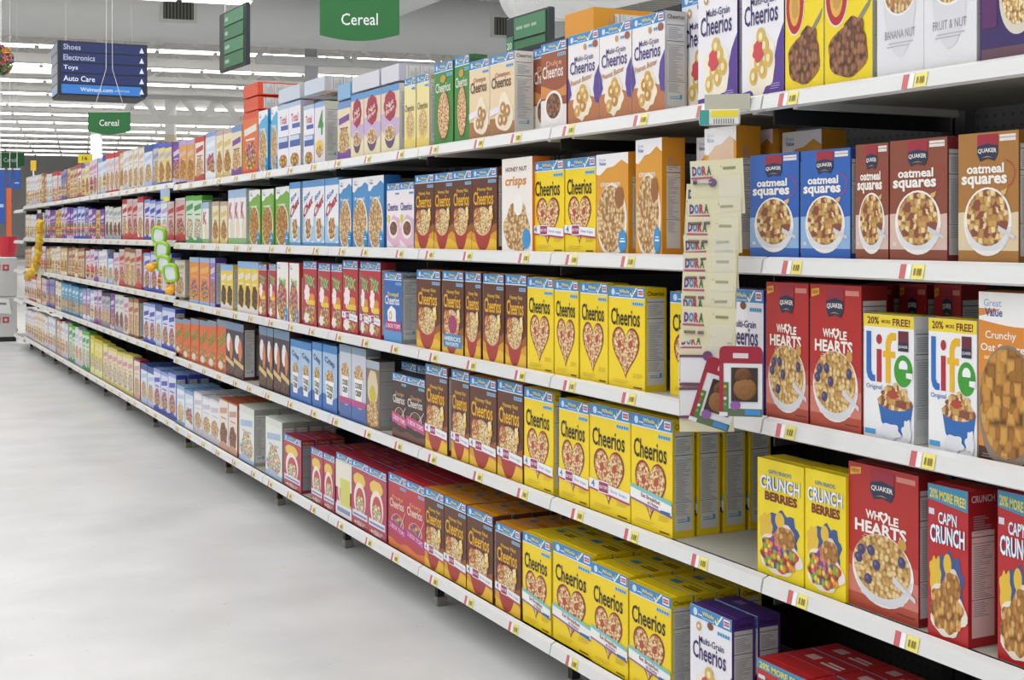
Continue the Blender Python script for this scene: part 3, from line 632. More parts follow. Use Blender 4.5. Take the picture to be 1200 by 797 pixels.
# ------------------------------------------------------------------ floor, walls, ceiling
def floormat():
    m = bpy.data.materials.new('polished_floor'); m.use_nodes = True; n = m.node_tree.nodes; L = m.node_tree.links; b = n['Principled BSDF']
    tc = n.new('ShaderNodeTexCoord'); no = n.new('ShaderNodeTexNoise'); no.inputs['Scale'].default_value = 2.2; no.inputs['Detail'].default_value = 6
    L.new(tc.outputs['Object'], no.inputs['Vector'])
    r = n.new('ShaderNodeValToRGB'); r.color_ramp.elements[0].color = (*hexc('c3c4c5'), 1); r.color_ramp.elements[1].color = (*hexc('d2d3d4'), 1); r.color_ramp.elements[0].position = .35; r.color_ramp.elements[1].position = .65
    L.new(no.outputs[0], r.inputs[0])
    n2 = n.new('ShaderNodeTexNoise'); n2.inputs['Scale'].default_value = 38; n2.inputs['Detail'].default_value = 2; L.new(tc.outputs['Object'], n2.inputs['Vector'])
    r2 = n.new('ShaderNodeValToRGB'); r2.color_ramp.elements[0].position = .22; r2.color_ramp.elements[1].position = .30; r2.color_ramp.elements[0].color = (.55, .53, .5, 1); L.new(n2.outputs[0], r2.inputs[0])
    mu = n.new('ShaderNodeMix'); mu.data_type = 'RGBA'; mu.blend_type = 'MULTIPLY'; mu.inputs[0].default_value = .6; L.new(r.outputs[0], mu.inputs[6]); L.new(r2.outputs[0], mu.inputs[7])
    L.new(mu.outputs[2], b.inputs['Base Color'])
    n3 = n.new('ShaderNodeTexNoise'); n3.inputs['Scale'].default_value = 1.1; L.new(tc.outputs['Object'], n3.inputs['Vector'])
    rr = n.new('ShaderNodeMapRange'); rr.inputs[3].default_value = .26; rr.inputs[4].default_value = .42; L.new(n3.outputs[0], rr.inputs[0]); L.new(rr.outputs[0], b.inputs['Roughness'])
    b.inputs['Specular IOR Level'].default_value = .32
    return m
b = MB(); b.box(-30, -12, -.1, 70, 85, 0, floormat()); o = b.obj('floor'); o['kind'] = 'structure'
CEIL = 6.9
def deckmat():
    m = bpy.data.materials.new('ribbed_deck'); m.use_nodes = True; n = m.node_tree.nodes; L = m.node_tree.links; bs = n['Principled BSDF']
    tc = n.new('ShaderNodeTexCoord'); wv = n.new('ShaderNodeTexWave'); wv.inputs['Scale'].default_value = 1.1; wv.bands_direction = 'Y'; L.new(tc.outputs['Object'], wv.inputs['Vector'])
    r = n.new('ShaderNodeValToRGB'); r.color_ramp.elements[0].color = (*hexc('b4b3b0'), 1); r.color_ramp.elements[1].color = (*hexc('deddda'), 1); L.new(wv.outputs[0], r.inputs[0]); L.new(r.outputs[0], bs.inputs['Base Color']); bs.inputs['Roughness'].default_value = .7
    return m
b = MB(); b.box(-60, -12, CEIL, 90, 90, CEIL + .1, deckmat()); o = b.obj('ceiling', rot=(0, 0, math.atan2(CD.y, CD.x))); o['kind'] = 'structure'
WALL = mat('cfcfcf', .7, name='wall_paint')
b = MB(); b.box(-30, 84, 0, 70, 84.3, CEIL, WALL); o = b.obj('wall_back'); o['kind'] = 'structure'
b = MB(); b.box(69, -12, 0, 69.3, 84, CEIL, WALL); o = b.obj('wall_right'); o['kind'] = 'structure'
def ceil_pt(r, a, z): return CP * r + CD * a + Vector((0, 0, z))
def view_pt(x, y, Z):
    """a point seen in the picture at (x, y) and Z metres deep"""
    lat = (x - 600) / F * Z
    return Vector((Z * math.sin(YAW) + lat * math.cos(YAW), Z * math.cos(YAW) - lat * math.sin(YAW), CAMH + (HZ - y) / F * Z))
BEAM = mat('ebebea', .5, name='white_steel')
rows = [23.3] + [30.0 + 3.4 * i for i in range(13)]
ORD = ['first', 'second', 'third', 'fourth', 'fifth', 'sixth', 'seventh', 'eighth', 'ninth', 'tenth', 'eleventh', 'twelfth', 'thirteenth', 'fourteenth', 'fifteenth', 'sixteenth', 'seventeenth', 'eighteenth', 'nineteenth', 'twentieth']
def nth(i):
    if i < 20: return ORD[i]
    t, u = divmod(i + 1, 10)
    tens = {2: 'twent', 3: 'thirt', 4: 'fort', 5: 'fift', 6: 'sixt', 7: 'sevent', 8: 'eight'}[t]
    return tens + 'ieth' if u == 0 else tens + 'y-' + ORD[u - 1]
jr = [31.0 + 3.4 * i for i in range(11)]
for i, r2 in enumerate(jr):                                     # open-web joists
    b = MB(); a0, a1 = -14, 24 + r2 * .75; zb, zt = 5.12 + .02 * i, 6.3
    th = .20 if i in (0, 3, 6) else .11
    b.bar(ceil_pt(r2, a0, zb), ceil_pt(r2, a1, zb), .16, th, BEAM); b.bar(ceil_pt(r2, a0, zt), ceil_pt(r2, a1, zt), .14, .14, BEAM)
    a = a0; k = 0
    while a < a1 - 1:
        z0, z1 = (zb, zt) if k % 2 == 0 else (zt, zb)
        b.bar(ceil_pt(r2 + .04, a, z0), ceil_pt(r2 + .04, a + 1.5, z1), .08, .08, BEAM); a += 1.5; k += 1
    o = b.obj('trim_%d' % (i + 1)); o['kind'] = 'structure'
def truss(r, a0, a1, zb, zt, th, wb, step, k0, name):
    b = MB(); b.bar(ceil_pt(r, a0, zb), ceil_pt(r, a1, zb), .18, th, BEAM); b.bar(ceil_pt(r, a0, zt), ceil_pt(r, a1, zt), .18, th, BEAM)
    n = int((a1 - a0) / step)
    for i in range(n):
        q = [(zb, zt), (zt, zb)][(i + k0) % 2]; b.bar(ceil_pt(r - .05, a0 + i * step, q[0]), ceil_pt(r - .05, a0 + (i + 1) * step, q[1]), wb, wb, BEAM)
    o = b.obj(name); o['kind'] = 'structure'
def lane(x, r):
    """distance along a ceiling row where a picture column crosses it"""
    lo, hi = -20., 40.
    for _ in range(50):
        m = (lo + hi) / 2; P = ceil_pt(r, m, 0)
        Z = P.x * math.sin(YAW) + P.y * math.cos(YAW); lat = P.x * math.cos(YAW) - P.y * math.sin(YAW)
        if 600 + lat / Z * F < x: lo = m
        else: hi = m
    return lo
truss(28.2, lane(300, 28.2), lane(640, 28.2), CAMH + 207 / F * 27.7, 6.3, .17, .10, 1.0, 0, 'trim_20')
truss(38.6, lane(140, 38.6), lane(420, 38.6), CAMH + 133 / F * 38, CAMH + 161 / F * 38, .22, .16, .55, 0, 'trim_21')
truss(33.6, lane(-40, 33.6), lane(70, 33.6), CAMH + 184 / F * 33, CAMH + 196 / F * 33, .16, .05, .8, 1, 'trim_22')
TUBE = emis('fffaf0', 6.0); FIX = mat('f2f2f0', .5)
for i, r in enumerate(rows):
    t = empty('strip_light', ceil_pt(r, 0, LAMP_Z), 'white fluorescent strip light row under the ceiling, %s row from the front' % nth(i), 'light', 'fluorescent light rows')
    t.rotation_euler = (0, 0, math.atan2(CD.y, CD.x))
    a0, a1 = -12, (lane(296, r) if i == 0 else 22 + r * .7)
    b = MB(); b.box(a0, -.11, .03, a1, .11, .10, FIX); b.obj('housing', t)
    b = MB(); a = a0
    while a < a1 - .1:
        e = min(a + 1.2, a1); b.box(a + .03, -.09, -.02, e - .03, .09, .03, TUBE); a += 1.24
    b.obj('tube', t)
    b = MB(); a = a0 + 1
    while a < a1: b.bar((a, 0, .1), (a, 0, CEIL - LAMP_Z), .015, .015, FIX); a += 4
    b.obj('hanger_rod', t)
# main duct across, with grilles
DUCT = mat('ebebea', .55, name='painted_duct')
def ductmat():
    m = bpy.data.materials.new('spiral_duct'); m.use_nodes = True; n = m.node_tree.nodes; L = m.node_tree.links; bs = n['Principled BSDF']
    bs.inputs['Base Color'].default_value = (*hexc('ececea'), 1); bs.inputs['Roughness'].default_value = .45
    tc = n.new('ShaderNodeTexCoord'); wv = n.new('ShaderNodeTexWave'); wv.inputs['Scale'].default_value = 2.2; wv.bands_direction = 'X'; L.new(tc.outputs['Object'], wv.inputs['Vector'])
    bp = n.new('ShaderNodeBump'); bp.inputs['Strength'].default_value = .35; bp.inputs['Distance'].default_value = .02; L.new(wv.outputs[0], bp.inputs['Height']); L.new(bp.outputs[0], bs.inputs['Normal'])
    return m
SPIRAL = ductmat()
def duct(name, p, q, rad, label, m):
    p, q = Vector(p), Vector(q); d = q - p
    t = empty(name, p, label, 'duct'); t.rotation_euler = (0, 0, math.atan2(d.y, d.x))
    b = MB(); L = d.length
    b.tube([(x * L / 40, 0, 0) for x in range(41)], rad, m, 48); b.obj('duct_shell', t, smooth=True)
    x = 1.5
    while x < L:
        b = MB(); b.tube([(x - .03, 0, 0), (x + .03, 0, 0)], rad + .015, m, 48); b.obj('joint_ring', t); x += 4.0
        b = MB(); b.bar((x, -rad, 0), (x, -rad, CEIL - p.z), .02, .02, BEAM); b.bar((x, rad, 0), (x, rad, CEIL - p.z), .02, .02, BEAM); b.obj('hanger_strap', t)
    return t
RD = .56; RR = 26.5; DZ = 1.25 + 222 / F * RR * .985 + RD
dA = duct('air_duct', ceil_pt(RR, -16, DZ), ceil_pt(RR, 30, DZ), RD, 'long round white air duct crossing beneath the ceiling, carrying square grilles', DUCT)
def grille(par, x, wd, ht):
    b = MB(); f = mat('dcdcd8', .5); dk = mat('4a4a44', .6)
    ang = math.asin(.22)
    y = -RD - .035
    b.box(x - wd / 2, y, -.02 - ht / 2, x + wd / 2, y + .25, -.02 + ht / 2, f); 
    b.box(x - wd / 2 + .06, y - .005, -.02 - ht / 2 + .05, x + wd / 2 - .06, y, -.02 + ht / 2 - .05, dk)
    n = 9
    for i in range(n):
        xx = x - wd / 2 + .09 + i * (wd - .18) / (n - 1); b.box(xx - .008, y - .02, -.02 - ht / 2 + .05, xx + .008, y - .005, -.02 + ht / 2 - .05, mat('8a8a80', .5))
    b.obj('grille', par)
grille(dA, lane(209, RR - RD) + 16, .68, .46); grille(dA, lane(594, RR - RD) + 16, .68, .46)
def cam_pt(lat, Z, z): return Vector((Z * math.sin(YAW) + lat * math.cos(YAW), Z * math.cos(YAW) - lat * math.sin(YAW), z))
duct('air_duct', cam_pt(3.2, 13.4, 5.72), cam_pt(-2.75, 25.3, 5.72), .52, 'round grey branch duct running back into the long duct', DUCT)
t = duct('air_duct', cam_pt(3.6, 8.9, 3.78), cam_pt(.15, 13.9, 3.78), .36, 'ribbed white spiral duct nearest the shelves, above the number sign', SPIRAL)
# columns
for i, (x, Z, wd) in enumerate(((200, 38, .27), (365, 28.6, .26), (113, 52, .34))):
    p = view_pt(x, HZ, Z); b = MB(); b.rbox(-wd / 2, -wd / 2, 0, wd / 2, wd / 2, 6.88, mat('f2f2f2' if i != 1 else 'c9cbcf', .5), .01)
    b.box(-wd / 2 - .01, -wd / 2 - .01, 0, wd / 2 + .01, wd / 2 + .01, (4.1, 4.55, 3.9)[i], mat('d9cdb4', .6))
    o = b.obj('column_%d' % (i + 1), loc=(p.x, p.y, 0), rot=(0, 0, -YAW)); o['kind'] = 'structure'
# ------------------------------------------------------------------ shelving units
def unit(s0, s1, label, lz, tags, setx=0):
    """one section of shelving from s0 to s1 down the aisle"""
    t = empty('shelving_unit', (SHX + setx, s0, 0), label, 'shelving', 'sections of the shelving run')
    Lg = s1 - s0
    b = MB(); b.box(.56, 0, .02, .60, Lg, 1.95 if s0 < LEFT else 1.95, PEG); b.obj('back_panel', t)
    for y in (.02, Lg - .02):
        b = MB(); b.box(.53, y - .015, .0, .56, y + .015, 1.93, DARK); b.box(.2, y - .012, .02, .55, y + .012, .08, DARK); b.obj('upright', t)
    for l in (1, 2, 3, 4, 5):
        z = lz(l) ; dp = DEPTH[l]; x0 = .0; x1 = .555 if l == 5 else dp + .07
        b = MB(); b.box(.012, .002, z - .018, x1, Lg - .002, z, SHTOP); b.box(.012, .002, z - .030, .03, Lg - .002, z, METAL)
        if l < 5: b.box(.03, .06, z - .034, x1 - .02, .075, z - .018, METAL); b.box(.03, Lg - .075, z - .034, x1 - .02, Lg - .06, z - .018, METAL); b.box(.03, .0, z - .06, .52, .004, z - .018, DARK)
        sh = b.obj('shelf', t)
        b = MB(); y0, y1 = .003, Lg - .003
        prof = [(.014, z + .004), (.0, z - .002), (-.006, z - .030), (.004, z - .034), (.014, z - .03)]
        vs = [(px, y, pz) for y in (y0, y1) for px, pz in prof]; n = len(prof)
        fs = [[(k + 1) % n, k, n + k, n + (k + 1) % n] for k in range(n)] + [list(range(n)), list(range(2 * n - 1, n - 1, -1))]
        b.add(vs, fs, STRIP); b.obj('price_channel', sh)
        R = random.Random(int(s0 * 100) + l)
        for k in range(tags):
            y = Lg * (k + .35 + .3 * R.random()) / max(tags, 1)
            b = MB()
            def q(a0, a1, m, out=.0012):
                # faces the aisle: y runs away from the reader, so start at the far side
                P = []
                for yy, f in ((a0, 0), (a1, 0), (a1, 1), (a0, 1)):
                    px = -.006 + .006 * f - out - .0003; pz = z - .029 + .026 * f
                    P.append((px, yy, pz))
                b.add(P, [(3, 2, 1, 0)], m)
            q(y, y + .03, mat('efe27a', .4)); q(y + .032, y + .062, mat('f1f0f2', .4)); q(y + .045, y + .06, mat('c9666a', .4), .0018)
            for d in (.006, .012, .02): 
                P = [(-.0055 - .0020, y + d, z - .022), (-.0055 - .0020, y + d + .004, z - .022), (-.0025 - .0020, y + d + .004, z - .010), (-.0025 - .0020, y + d, z - .010)]
                b.add(P, [(3, 2, 1, 0)], mat('8a7a2c', .5))
            b.obj('price_tag', sh)
    y = .03
    b = MB(); b.box(.075, y - .012, .03, .10, y + .012, .115, DARK); b.rbox(.070, y - .018, 0, .108, y + .018, .03, mat('8a877c', .5), .003); b.obj('foot', t)
    b = MB(); b.box(.30, .004, .004, .32, Lg - .004, .10, DARK); b.obj('kick_plate', t)
    return t
secs = []
s = SEC0 - 3 * PITCH
while s < LEFT - .01: secs.append((s, s + PITCH)); s += PITCH
for i, (a, c) in enumerate(secs):
    unit(a, c, 'white metal shelving section with dark back, %s section from the near end' % nth(i), lambda l: ZS[l], 3)
n0 = len(secs)
for i in range(8):
    a = LEFT + i * PITCH; unit(a, a + PITCH, 'white metal shelving section with dark back, %s section from the near end' % nth(n0 + i), lambda l: ZL[l], 3 if i < 3 else 2)
unit(ENDS + .01, ENDS + PITCH, 'cream-edged shelving section at the far end of the run, set slightly lower', lambda l: ZL[l] - .03, 0, .0)
# ------------------------------------------------------------------ cereal boxes on the shelves
MESH = {}
def kmesh(k):
    if k not in MESH:
        c = KIND[k]['fn'](); MESH[k] = (c.mesh('cereal_box'), c.W, c.H, c.D)
        fl = MB(); h = c.W / 2; D = c.D; z = c.H
        m = c.ms[2] if len(c.ms) > 2 else c.ms[0]
        fl.add([(-h * .985, D * .28, z + .0016), (h * .985, D * .28, z + .0016), (h * .985, D * .98, z + .0008), (-h * .985, D * .98, z + .0008),
                (-h * .985, D * .28, z + .0002), (h * .985, D * .28, z + .0002)], [(0, 1, 2, 3), (4, 5, 1, 0)], MATS_TOP(c))
        FLAP[k] = fl.mesh('top_flap')
    return MESH[k]
FLAP = {}
def MATS_TOP(c): return c.ms[c.m[5]]
PLACED = []
SHN = {1: 'top shelf', 2: 'second shelf', 3: 'third shelf', 4: 'fourth shelf', 5: 'bottom shelf'}
def put(k, l, sL, sR, z, Htot, X, row=0, rz=0, lean=0, ry=0):
    """box k with front from sL (far side) to sR (near side) on plane X"""
    me, W, H, Dp = kmesh(k)
    o = bpy.data.objects.new('cereal_box', me); C.objects.link(o)
    wd = sL - sR - .003
    R = random.Random(len(PLACED) * 13 + 5)
    o.location = (X, (sL + sR) / 2, z + .0006)
    o.rotation_euler = (lean, ry, -math.pi / 2 + rz)
    o.scale = (wd / W, 1, Htot / H)
    o['category'] = 'box'
    PLACED.append((o, k, l, row, (sL + sR) / 2))
    if row == 0 and sR < 6.2:
        f = bpy.data.objects.new('top_flap', FLAP[k]); C.objects.link(f); f.parent = o
    return o
def run(l, k, xs, yt, sb=.025, rows=1, jit=.004, H=None, rowstep=None):
    """boxes side by side, xs = picture columns of their edges; yt = height of the top right corner"""
    X = SHX + sb
    me, W, Hk, Dp = kmesh(k if isinstance(k, str) else k[0])
    x_ = xs[-1]
    s_ = along(x_, X)
    for i in range(len(xs) - 1):
        kk = k if isinstance(k, str) else k[i]
        sL, sR = along(xs[i], X), along(xs[i + 1], X); z = max(shelf_z(l, sL), shelf_z(l, sR))
        y = yt if not isinstance(yt, (list, tuple)) else yt[i]
        xr = xs[i + 1] if isinstance(yt, (list, tuple)) else xs[-1]
        if H: Ht = H
        else: Ht = (HZ - y) * X / (F * S_of(xr)) + CAMH - z
        Ht = min(Ht, head(l) - (.03 if sL > ENDS else 0))
        R = random.Random(int(xs[i] * 7) + l)
        for r in range(rows):
            put(kk, l, sL, sR, z, Ht, X + r * ((rowstep or Dp + .004)) + R.random() * jit, r)
def far(l, x0, x1, ks, y0, y1, sb=.03, rows=1):
    """a stretch of far boxes, ks listed from the far side to the near side"""
    X = SHX + sb; s0, s1 = along(x0, X), along(x1, X); n = max(1, round((s0 - s1) / .192))
    for i in range(n):
        sL = s0 - (s0 - s1) * i / n; sR = s0 - (s0 - s1) * (i + 1) / n
        f = (i + .5) / n; k = ks[min(len(ks) - 1, int(f * len(ks)))]
        z = max(shelf_z(l, sL), shelf_z(l, sR)); xr = xpix(sR, X); y = y0 + (y1 - y0) * (xr - x0) / (x1 - x0)
        R = random.Random(i * 3 + l)
        Ht = (HZ - y) * X / (F * S_of(xr)) + CAMH - z + R.uniform(-.012, .008)
        for q in range(rows): put(k, l, sL, sR, z, min(Ht, head(l) - (.04 if sL > ENDS and l > 1 else 0), .36), X + R.random() * .008 + q * .072, q)
#  top shelf
run(1, 'plum', [1147, 1217], None, H=.29); run(1, ['banana', 'fruitnut'], [1026, 1082, 1145], None, H=.29)
run(1, 'ohs', [919, 965, 1022], None, H=.285); run(1, 'multi', [868, 918], None, H=.285); run(1, 'multi', [817, 863.5], None, H=.285); run(1, 'multi', [797.5, 842], None, H=.285, sb=.095)
run(1, 'peanut', [664, 701, 739, 778], 12, rows=1); run(1, 'dulce', [633, 663.5], 45); run(1, 'dulce', [623, 650], 52, sb=.095)
run(1, 'cinna', [549, 573, 602], 59); run(1, 'cinna', [617, 636], 58, sb=.10); run(1, 'apple', [508.5, 530.5], 70); run(1, 'apple', [531.5, 549], 63)
run(1, 'creamch', [473.5, 487, 502], 85); run(1, 'flower', [411, 426, 445.5, 467], 97); run(1, 'creampurple', [395, 410.5], 117)
run(1, ['total', 'greenfour'], [355, 367.5, 380], 118); run(1, 'total', [325, 338, 352], 117); run(1, 'gvteal', [302.5, 313.5], 128); run(1, 'gvteal', [317, 325], 124)
run(1, 'orangetall', [284, 302], 129)
run(1, ['creamgold', 'creamgold', 'creampurple'], [253, 261, 271, 283], 146); run(1, 'skyorange', [240.5, 252.5], 153); run(1, 'whitered', [228, 238.5], 159)
far(1, 201, 228, ['purple', 'lilac', 'orangelil', 'orangelil'], 165, 161); far(1, 178, 201, ['greyblue', 'creamyel', 'creamyel'], 165, 165); far(1, 168, 177.5, ['whiteblue'], 167, 167)
far(1, 139, 168, ['tan', 'snow', 'whitetan', 'whitetan'], 178, 171); far(1, 119, 139, ['whiteblue', 'redtop', 'redtop'], 180, 177)
far(1, 78, 119, ['yellowmix', 'rust', 'whitered', 'creamyel', 'creamgold', 'pinkwhite', 'icewhite'], 197, 185); far(1, 30, 78, ['whitetan', 'snow', 'whitetan', 'rust', 'whitegreen', 'redtop', 'indigo'], 207, 199)
#  second shelf
run(2, 'osgold', [1121, 1193], 152); run(2, 'osbrown', [1002, 1041.5], 167); run(2, 'osbrown', [1041.5, 1110], 160); run(2, 'osblue', [877, 935], 178); run(2, 'osblue', [937, 996], 173)
run(2, 'gvorange', [824, 862], 147, rows=1); run(2, 'gvorange', [744.5, 776], 161, H=None); run(2, 'gvorange', [698, 736], 178); run(2, 'gvorange', [815, 850], 158, sb=.10)
run(2, 'gvorange', [870, 905], 151, sb=.12); run(2, 'gvorange', [915, 962], 151, sb=.14)
run(2, 'yellow_tops', [624.5, 661, 697.5], 183); run(2, 'crisps', [587, 623], 183, sb=.015)
run(2, 'honey', [485, 507.5, 529.5, 552.5, 582], 196); run(2, 'pinkch', [452.5, 468, 485], 213); run(2, 'gvblue', [397, 412, 430.5, 449], 205)
run(2, 'chex', [354, 367, 380, 396], 208); run(2, 'chex', [339, 351.5], 213); run(2, 'gvgreen', [291, 304], 222); run(2, 'gvgreen', [306, 320], 221); run(2, 'gvgreen', [322, 338], 218)
run(2, 'kred', [267, 274, 281, 288], 221); run(2, 'creamgold', [248, 256], 236); run(2, 'creamgold', [258, 266.5], 236); run(2, 'kred', [236.5, 244], 237)
far(2, 216, 235.5, ['green', 'green'], 232, 229); far(2, 204, 215.5, ['redwhite'], 234, 233); far(2, 168, 203, ['bluewave', 'bluewave', 'bluewave', 'redwhite'], 235, 234); far(2, 142, 167, ['whitered', 'redwhite', 'redtop'], 236, 230)
far(2, 122, 141.5, ['whitedark'], 243, 242); far(2, 94, 121.5, ['bluewave', 'indigo', 'violetwhite', 'purple', 'yellowmix', 'purple'], 243, 245); far(2, 52, 94, ['violetwhite', 'purple', 'yellowmix', 'violetwhite', 'purple', 'bluewave'], 247, 242); far(2, 29, 51, ['whitetan', 'snow', 'whitetan'], 252, 250)
#  third shelf
run(3, 'oatcrunch', [1146, 1218], None, H=.285); run(3, 'life', [1010, 1070], 372); run(3, 'life', [1086.5, 1144.5], 377); run(3, 'hearts', [897, 947.5], 333); run(3, 'hearts', [949, 1010], 336)
for j in range(3): run(3, 'hearts', [1013 + 40 * j, 1046 + 40 * j], 334, sb=.16)
run(3, 'multi', [848, 895], 341); run(3, 'yellow', [784, 833], 345, sb=.06)
run(3, 'yellow', [617, 648], 327); run(3, 'yellow', [648.5, 677], 330); run(3, 'yellow', [678.5, 711.5], 333); run(3, 'yellow', [713, 756], 338)
run(3, 'honey', [488, 516], 318); run(3, 'honey_sand', [518, 543], 319); run(3, 'honey', [544, 563], 320); run(3, 'honey', [566, 590.5], 322); run(3, 'honey', [591.5, 616.5], 323)
run(3, 'frost', [450, 471], 320); run(3, 'trix_tops', [401, 419], 306); run(3, 'trix_tops', [421, 432, 446], 308); run(3, 'trix', [354.5, 370.5], 307); run(3, 'trix', [373, 387, 400], 310)
run(3, 'gvred', [324, 337.5], 308); run(3, 'gvred', [338.5, 350], 309); run(3, 'trix', [303, 312.5], 310); run(3, 'trix', [315, 323.5], 310); run(3, 'yellowcrisp', [278, 286, 294, 302.5], 308); run(3, 'yellowcrisp', [258, 265, 272.5], 311)
run(3, 'purplestripe', [246, 252], 303); run(3, 'orangebowl', [222, 233, 245], 303); far(3, 204, 216, ['whitetan'], 304, 304, .045)
far(3, 168, 200, ['bluewave'], 295, 297); far(3, 139, 165, ['redwhite', 'rust', 'redwhite'], 291, 292); far(3, 126, 138.5, ['whiteblue', 'pinkwhite'], 296, 297); far(3, 100, 125.5, ['pinkwhite', 'violetwhite', 'snow'], 293, 294); far(3, 80, 99, ['rust', 'tan', 'rust'], 290, 292); far(3, 54, 78, ['tan', 'whitetan', 'tan'], 291, 290); far(3, 29, 53, ['rust', 'snow', 'pinkwhite'], 290, 289)
#  fourth shelf
run(4, 'crunchr', [1085.5, 1134], 577, sb=.02); run(4, 'crunchr', [1168, 1218], 585, sb=.03); run(4, 'hearts', [993, 1076], 559, sb=.03); run(4, 'crunchy', [887, 942], 549); run(4, 'crunchy', [943, 991.5], 560)
run(4, 'yellow_break', [739, 788], 494, rows=4, rowstep=.073); run(4, 'yellow_tops', [690, 738], 483); run(4, 'yellow_tops', [653.5, 689], 474); run(4, 'yellow_tops', [613.5, 648], 461)
run(4, 'honey_tops', [582.5, 612.5], 451); run(4, 'honey_tops', [549.5, 581], 447); run(4, 'honey_tops', [528, 549], 437); run(4, 'honey_tops', [498.5, 524.5], 432); run(4, 'choco', [459, 476, 498], 446)
run(4, 'choco', [470, 488, 508], 432, sb=.12)
run(4, 'stripe', [428.5, 444], 425); run(4, 'cookieg', [397, 411, 428], 410); run(4, 'cookieb', [340, 352, 364.5], 403); run(4, 'cookieb', [365.5, 377, 394], 407)
run(4, 'cocoa', [303.5, 312.5, 320, 329, 339], 389); run(4, 'cocoa', [264.5, 274, 285.5], 381); run(4, 'rust', [287, 299], 388, sb=.095)
far(4, 205, 264, ['reese'], 373, 377); far(4, 168, 204.5, ['bluewave', 'whiteblue', 'bluewave'], 353, 362); far(4, 145, 162, ['pinkwhite', 'rust'], 347, 351); far(4, 119, 144.5, ['blackwhite', 'purple', 'whitedark'], 342, 346); far(4, 93, 118.5, ['teal', 'lilac', 'icewhite', 'violetwhite'], 337, 341); far(4, 72, 92, ['teal'], 330, 336); far(4, 29, 71, ['pinkwhite', 'redtop', 'tan', 'pinkwhite', 'indigo', 'whitetan'], 321, 330)
#  bottom shelf
run(5, 'multi', [808.5, 858], 728, sb=.03, rows=2); run(5, 'yellow_break', [646.5, 692], 653, rows=4); run(5, 'yellow_break', [692.5, 736], 677, rows=4); run(5, 'yellow_break', [736.5, 786], 702, rows=4); run(5, 'yellow_break', [611, 644.5], 637, rows=4)
run(5, 'honey_tops', [580.5, 610], 624, rows=4); run(5, 'honey_tops', [497.5, 520, 546], 592, rows=4); run(5, 'honey_tops', [546.5, 577], 606, rows=4)
run(5, 'fruity', [454.5, 475.5, 498], 572, rows=3); run(5, ['luckyw', 'lucky', 'lucky'], [393, 412, 431.5, 453], 556, rows=4); run(5, 'lucky', [364.5, 378.5, 392], 536, rows=4); run(5, 'lucky', [332.5, 353], 517, rows=3)
run(5, 'whitegreen', [310.5, 330], 496, rows=4); run(5, 'whitegreen', [279.5, 297], 481, rows=4); run(5, 'whiterust', [256.5, 267, 277.5], 475, rows=4)
far(5, 226, 256, ['snow'], 459, 471, .03, 4); far(5, 206, 225, ['icewhite', 'skyorange'], 451, 459, .03, 3); far(5, 164, 205, ['whiteblue', 'bluewave', 'bluewave'], 426, 440, .03, 3); far(5, 156, 163, ['darkred'], 419, 423)
far(5, 120, 155, ['pinkyellow'], 402, 419); far(5, 105, 119.5, ['yellowgrn'], 392, 400); far(5, 80, 104, ['green', 'snow', 'green'], 378, 391); far(5, 66, 79, ['darkred', 'snow'], 374, 379); far(5, 29, 65, ['snow', 'whitetan', 'snow'], 362, 374)
run(5, 'crunchr', [886, 945, 1003], None, H=.205, rows=3, sb=.03); run(5, 'crunchy', [1007, 1074], None, H=.20, rows=2, sb=.03)
# boxes lying flat on top of the upright ones
def flat(k, x0, x1, ztop, sb, depth_n=1, label=None, stack=0):
    X = SHX + sb; sL, sR = along(x0, X), along(x1, X)
    me, W, H, Dp = kmesh(k)
    o = bpy.data.objects.new('cereal_box', me); C.objects.link(o)
    o.scale = ((sL - sR - .003) / W, 1, .27 / H)
    # lies on its front: local x -> world -Y, local y -> up, its top end faces the aisle
    o.location = (X + .272, (sL + sR) / 2, ztop + .0065)
    o.rotation_mode = 'QUATERNION'; o.rotation_quaternion = Matrix(((0, 0, -1), (-1, 0, 0), (0, 1, 0))).to_quaternion()
    o['category'] = 'box'; o['label'] = label
    return o
# ------------------------------------------------------------------ box labels, counted from the near end
from collections import defaultdict
grp = defaultdict(list)
for o, k, l, row, s in PLACED: grp[(k, l)].append((row, s, o))
for (k, l), lst in grp.items():
    look = KIND[k]['look']
    rowsof = defaultdict(list)
    for row, s, o in lst: rowsof[row].append((s, o))
    for row, it in rowsof.items():
        it.sort(key=lambda q: q[0])
        for i, (s, o) in enumerate(it):
            n = len(it); tail = ', ' + SHN[l]
            if n > 1: tail += ', ' + ('nearest' if i == 0 else 'farthest' if i == n - 1 else nth(i) + ' from near end')
            if row: tail += ', ' + nth(row) + ' row back'
            o['label'] = look + tail
            o['group'] = look[:-3] + 'boxes, ' + SHN[l] if look.endswith('box') else look + ' boxes, ' + SHN[l]
# past three hundred boxes: the ones that show smallest (far end and rows behind) as one object
MERGE, DROP = {i for a, c in [(48, 48), (52, 54), (56, 56), (58, 58), (61, 76), (118, 119), (127, 127), (129, 152), (154, 154), (196, 197), (204, 205), (207, 207), (209, 212), (214, 219), (221, 225), (228, 229), (249, 249), (283, 286), (289, 292), (294, 307), (313, 313), (317, 317), (325, 325), (329, 329), (333, 333), (337, 337), (341, 341), (349, 351), (354, 355), (357, 359), (361, 363), (365, 367), (374, 374), (378, 378), (380, 382), (384, 386), (388, 390), (392, 394), (400, 401), (403, 404), (406, 407), (409, 410), (412, 413), (415, 416), (419, 419), (431, 431), (436, 438), (440, 451), (456, 456)] for i in range(a, c + 1)}, {i for a, c in [(15, 15), (153, 153), (226, 227), (396, 398), (459, 460)] for i in range(a, c + 1)}
mv, mf, mm, mats_ = [], [], [], []
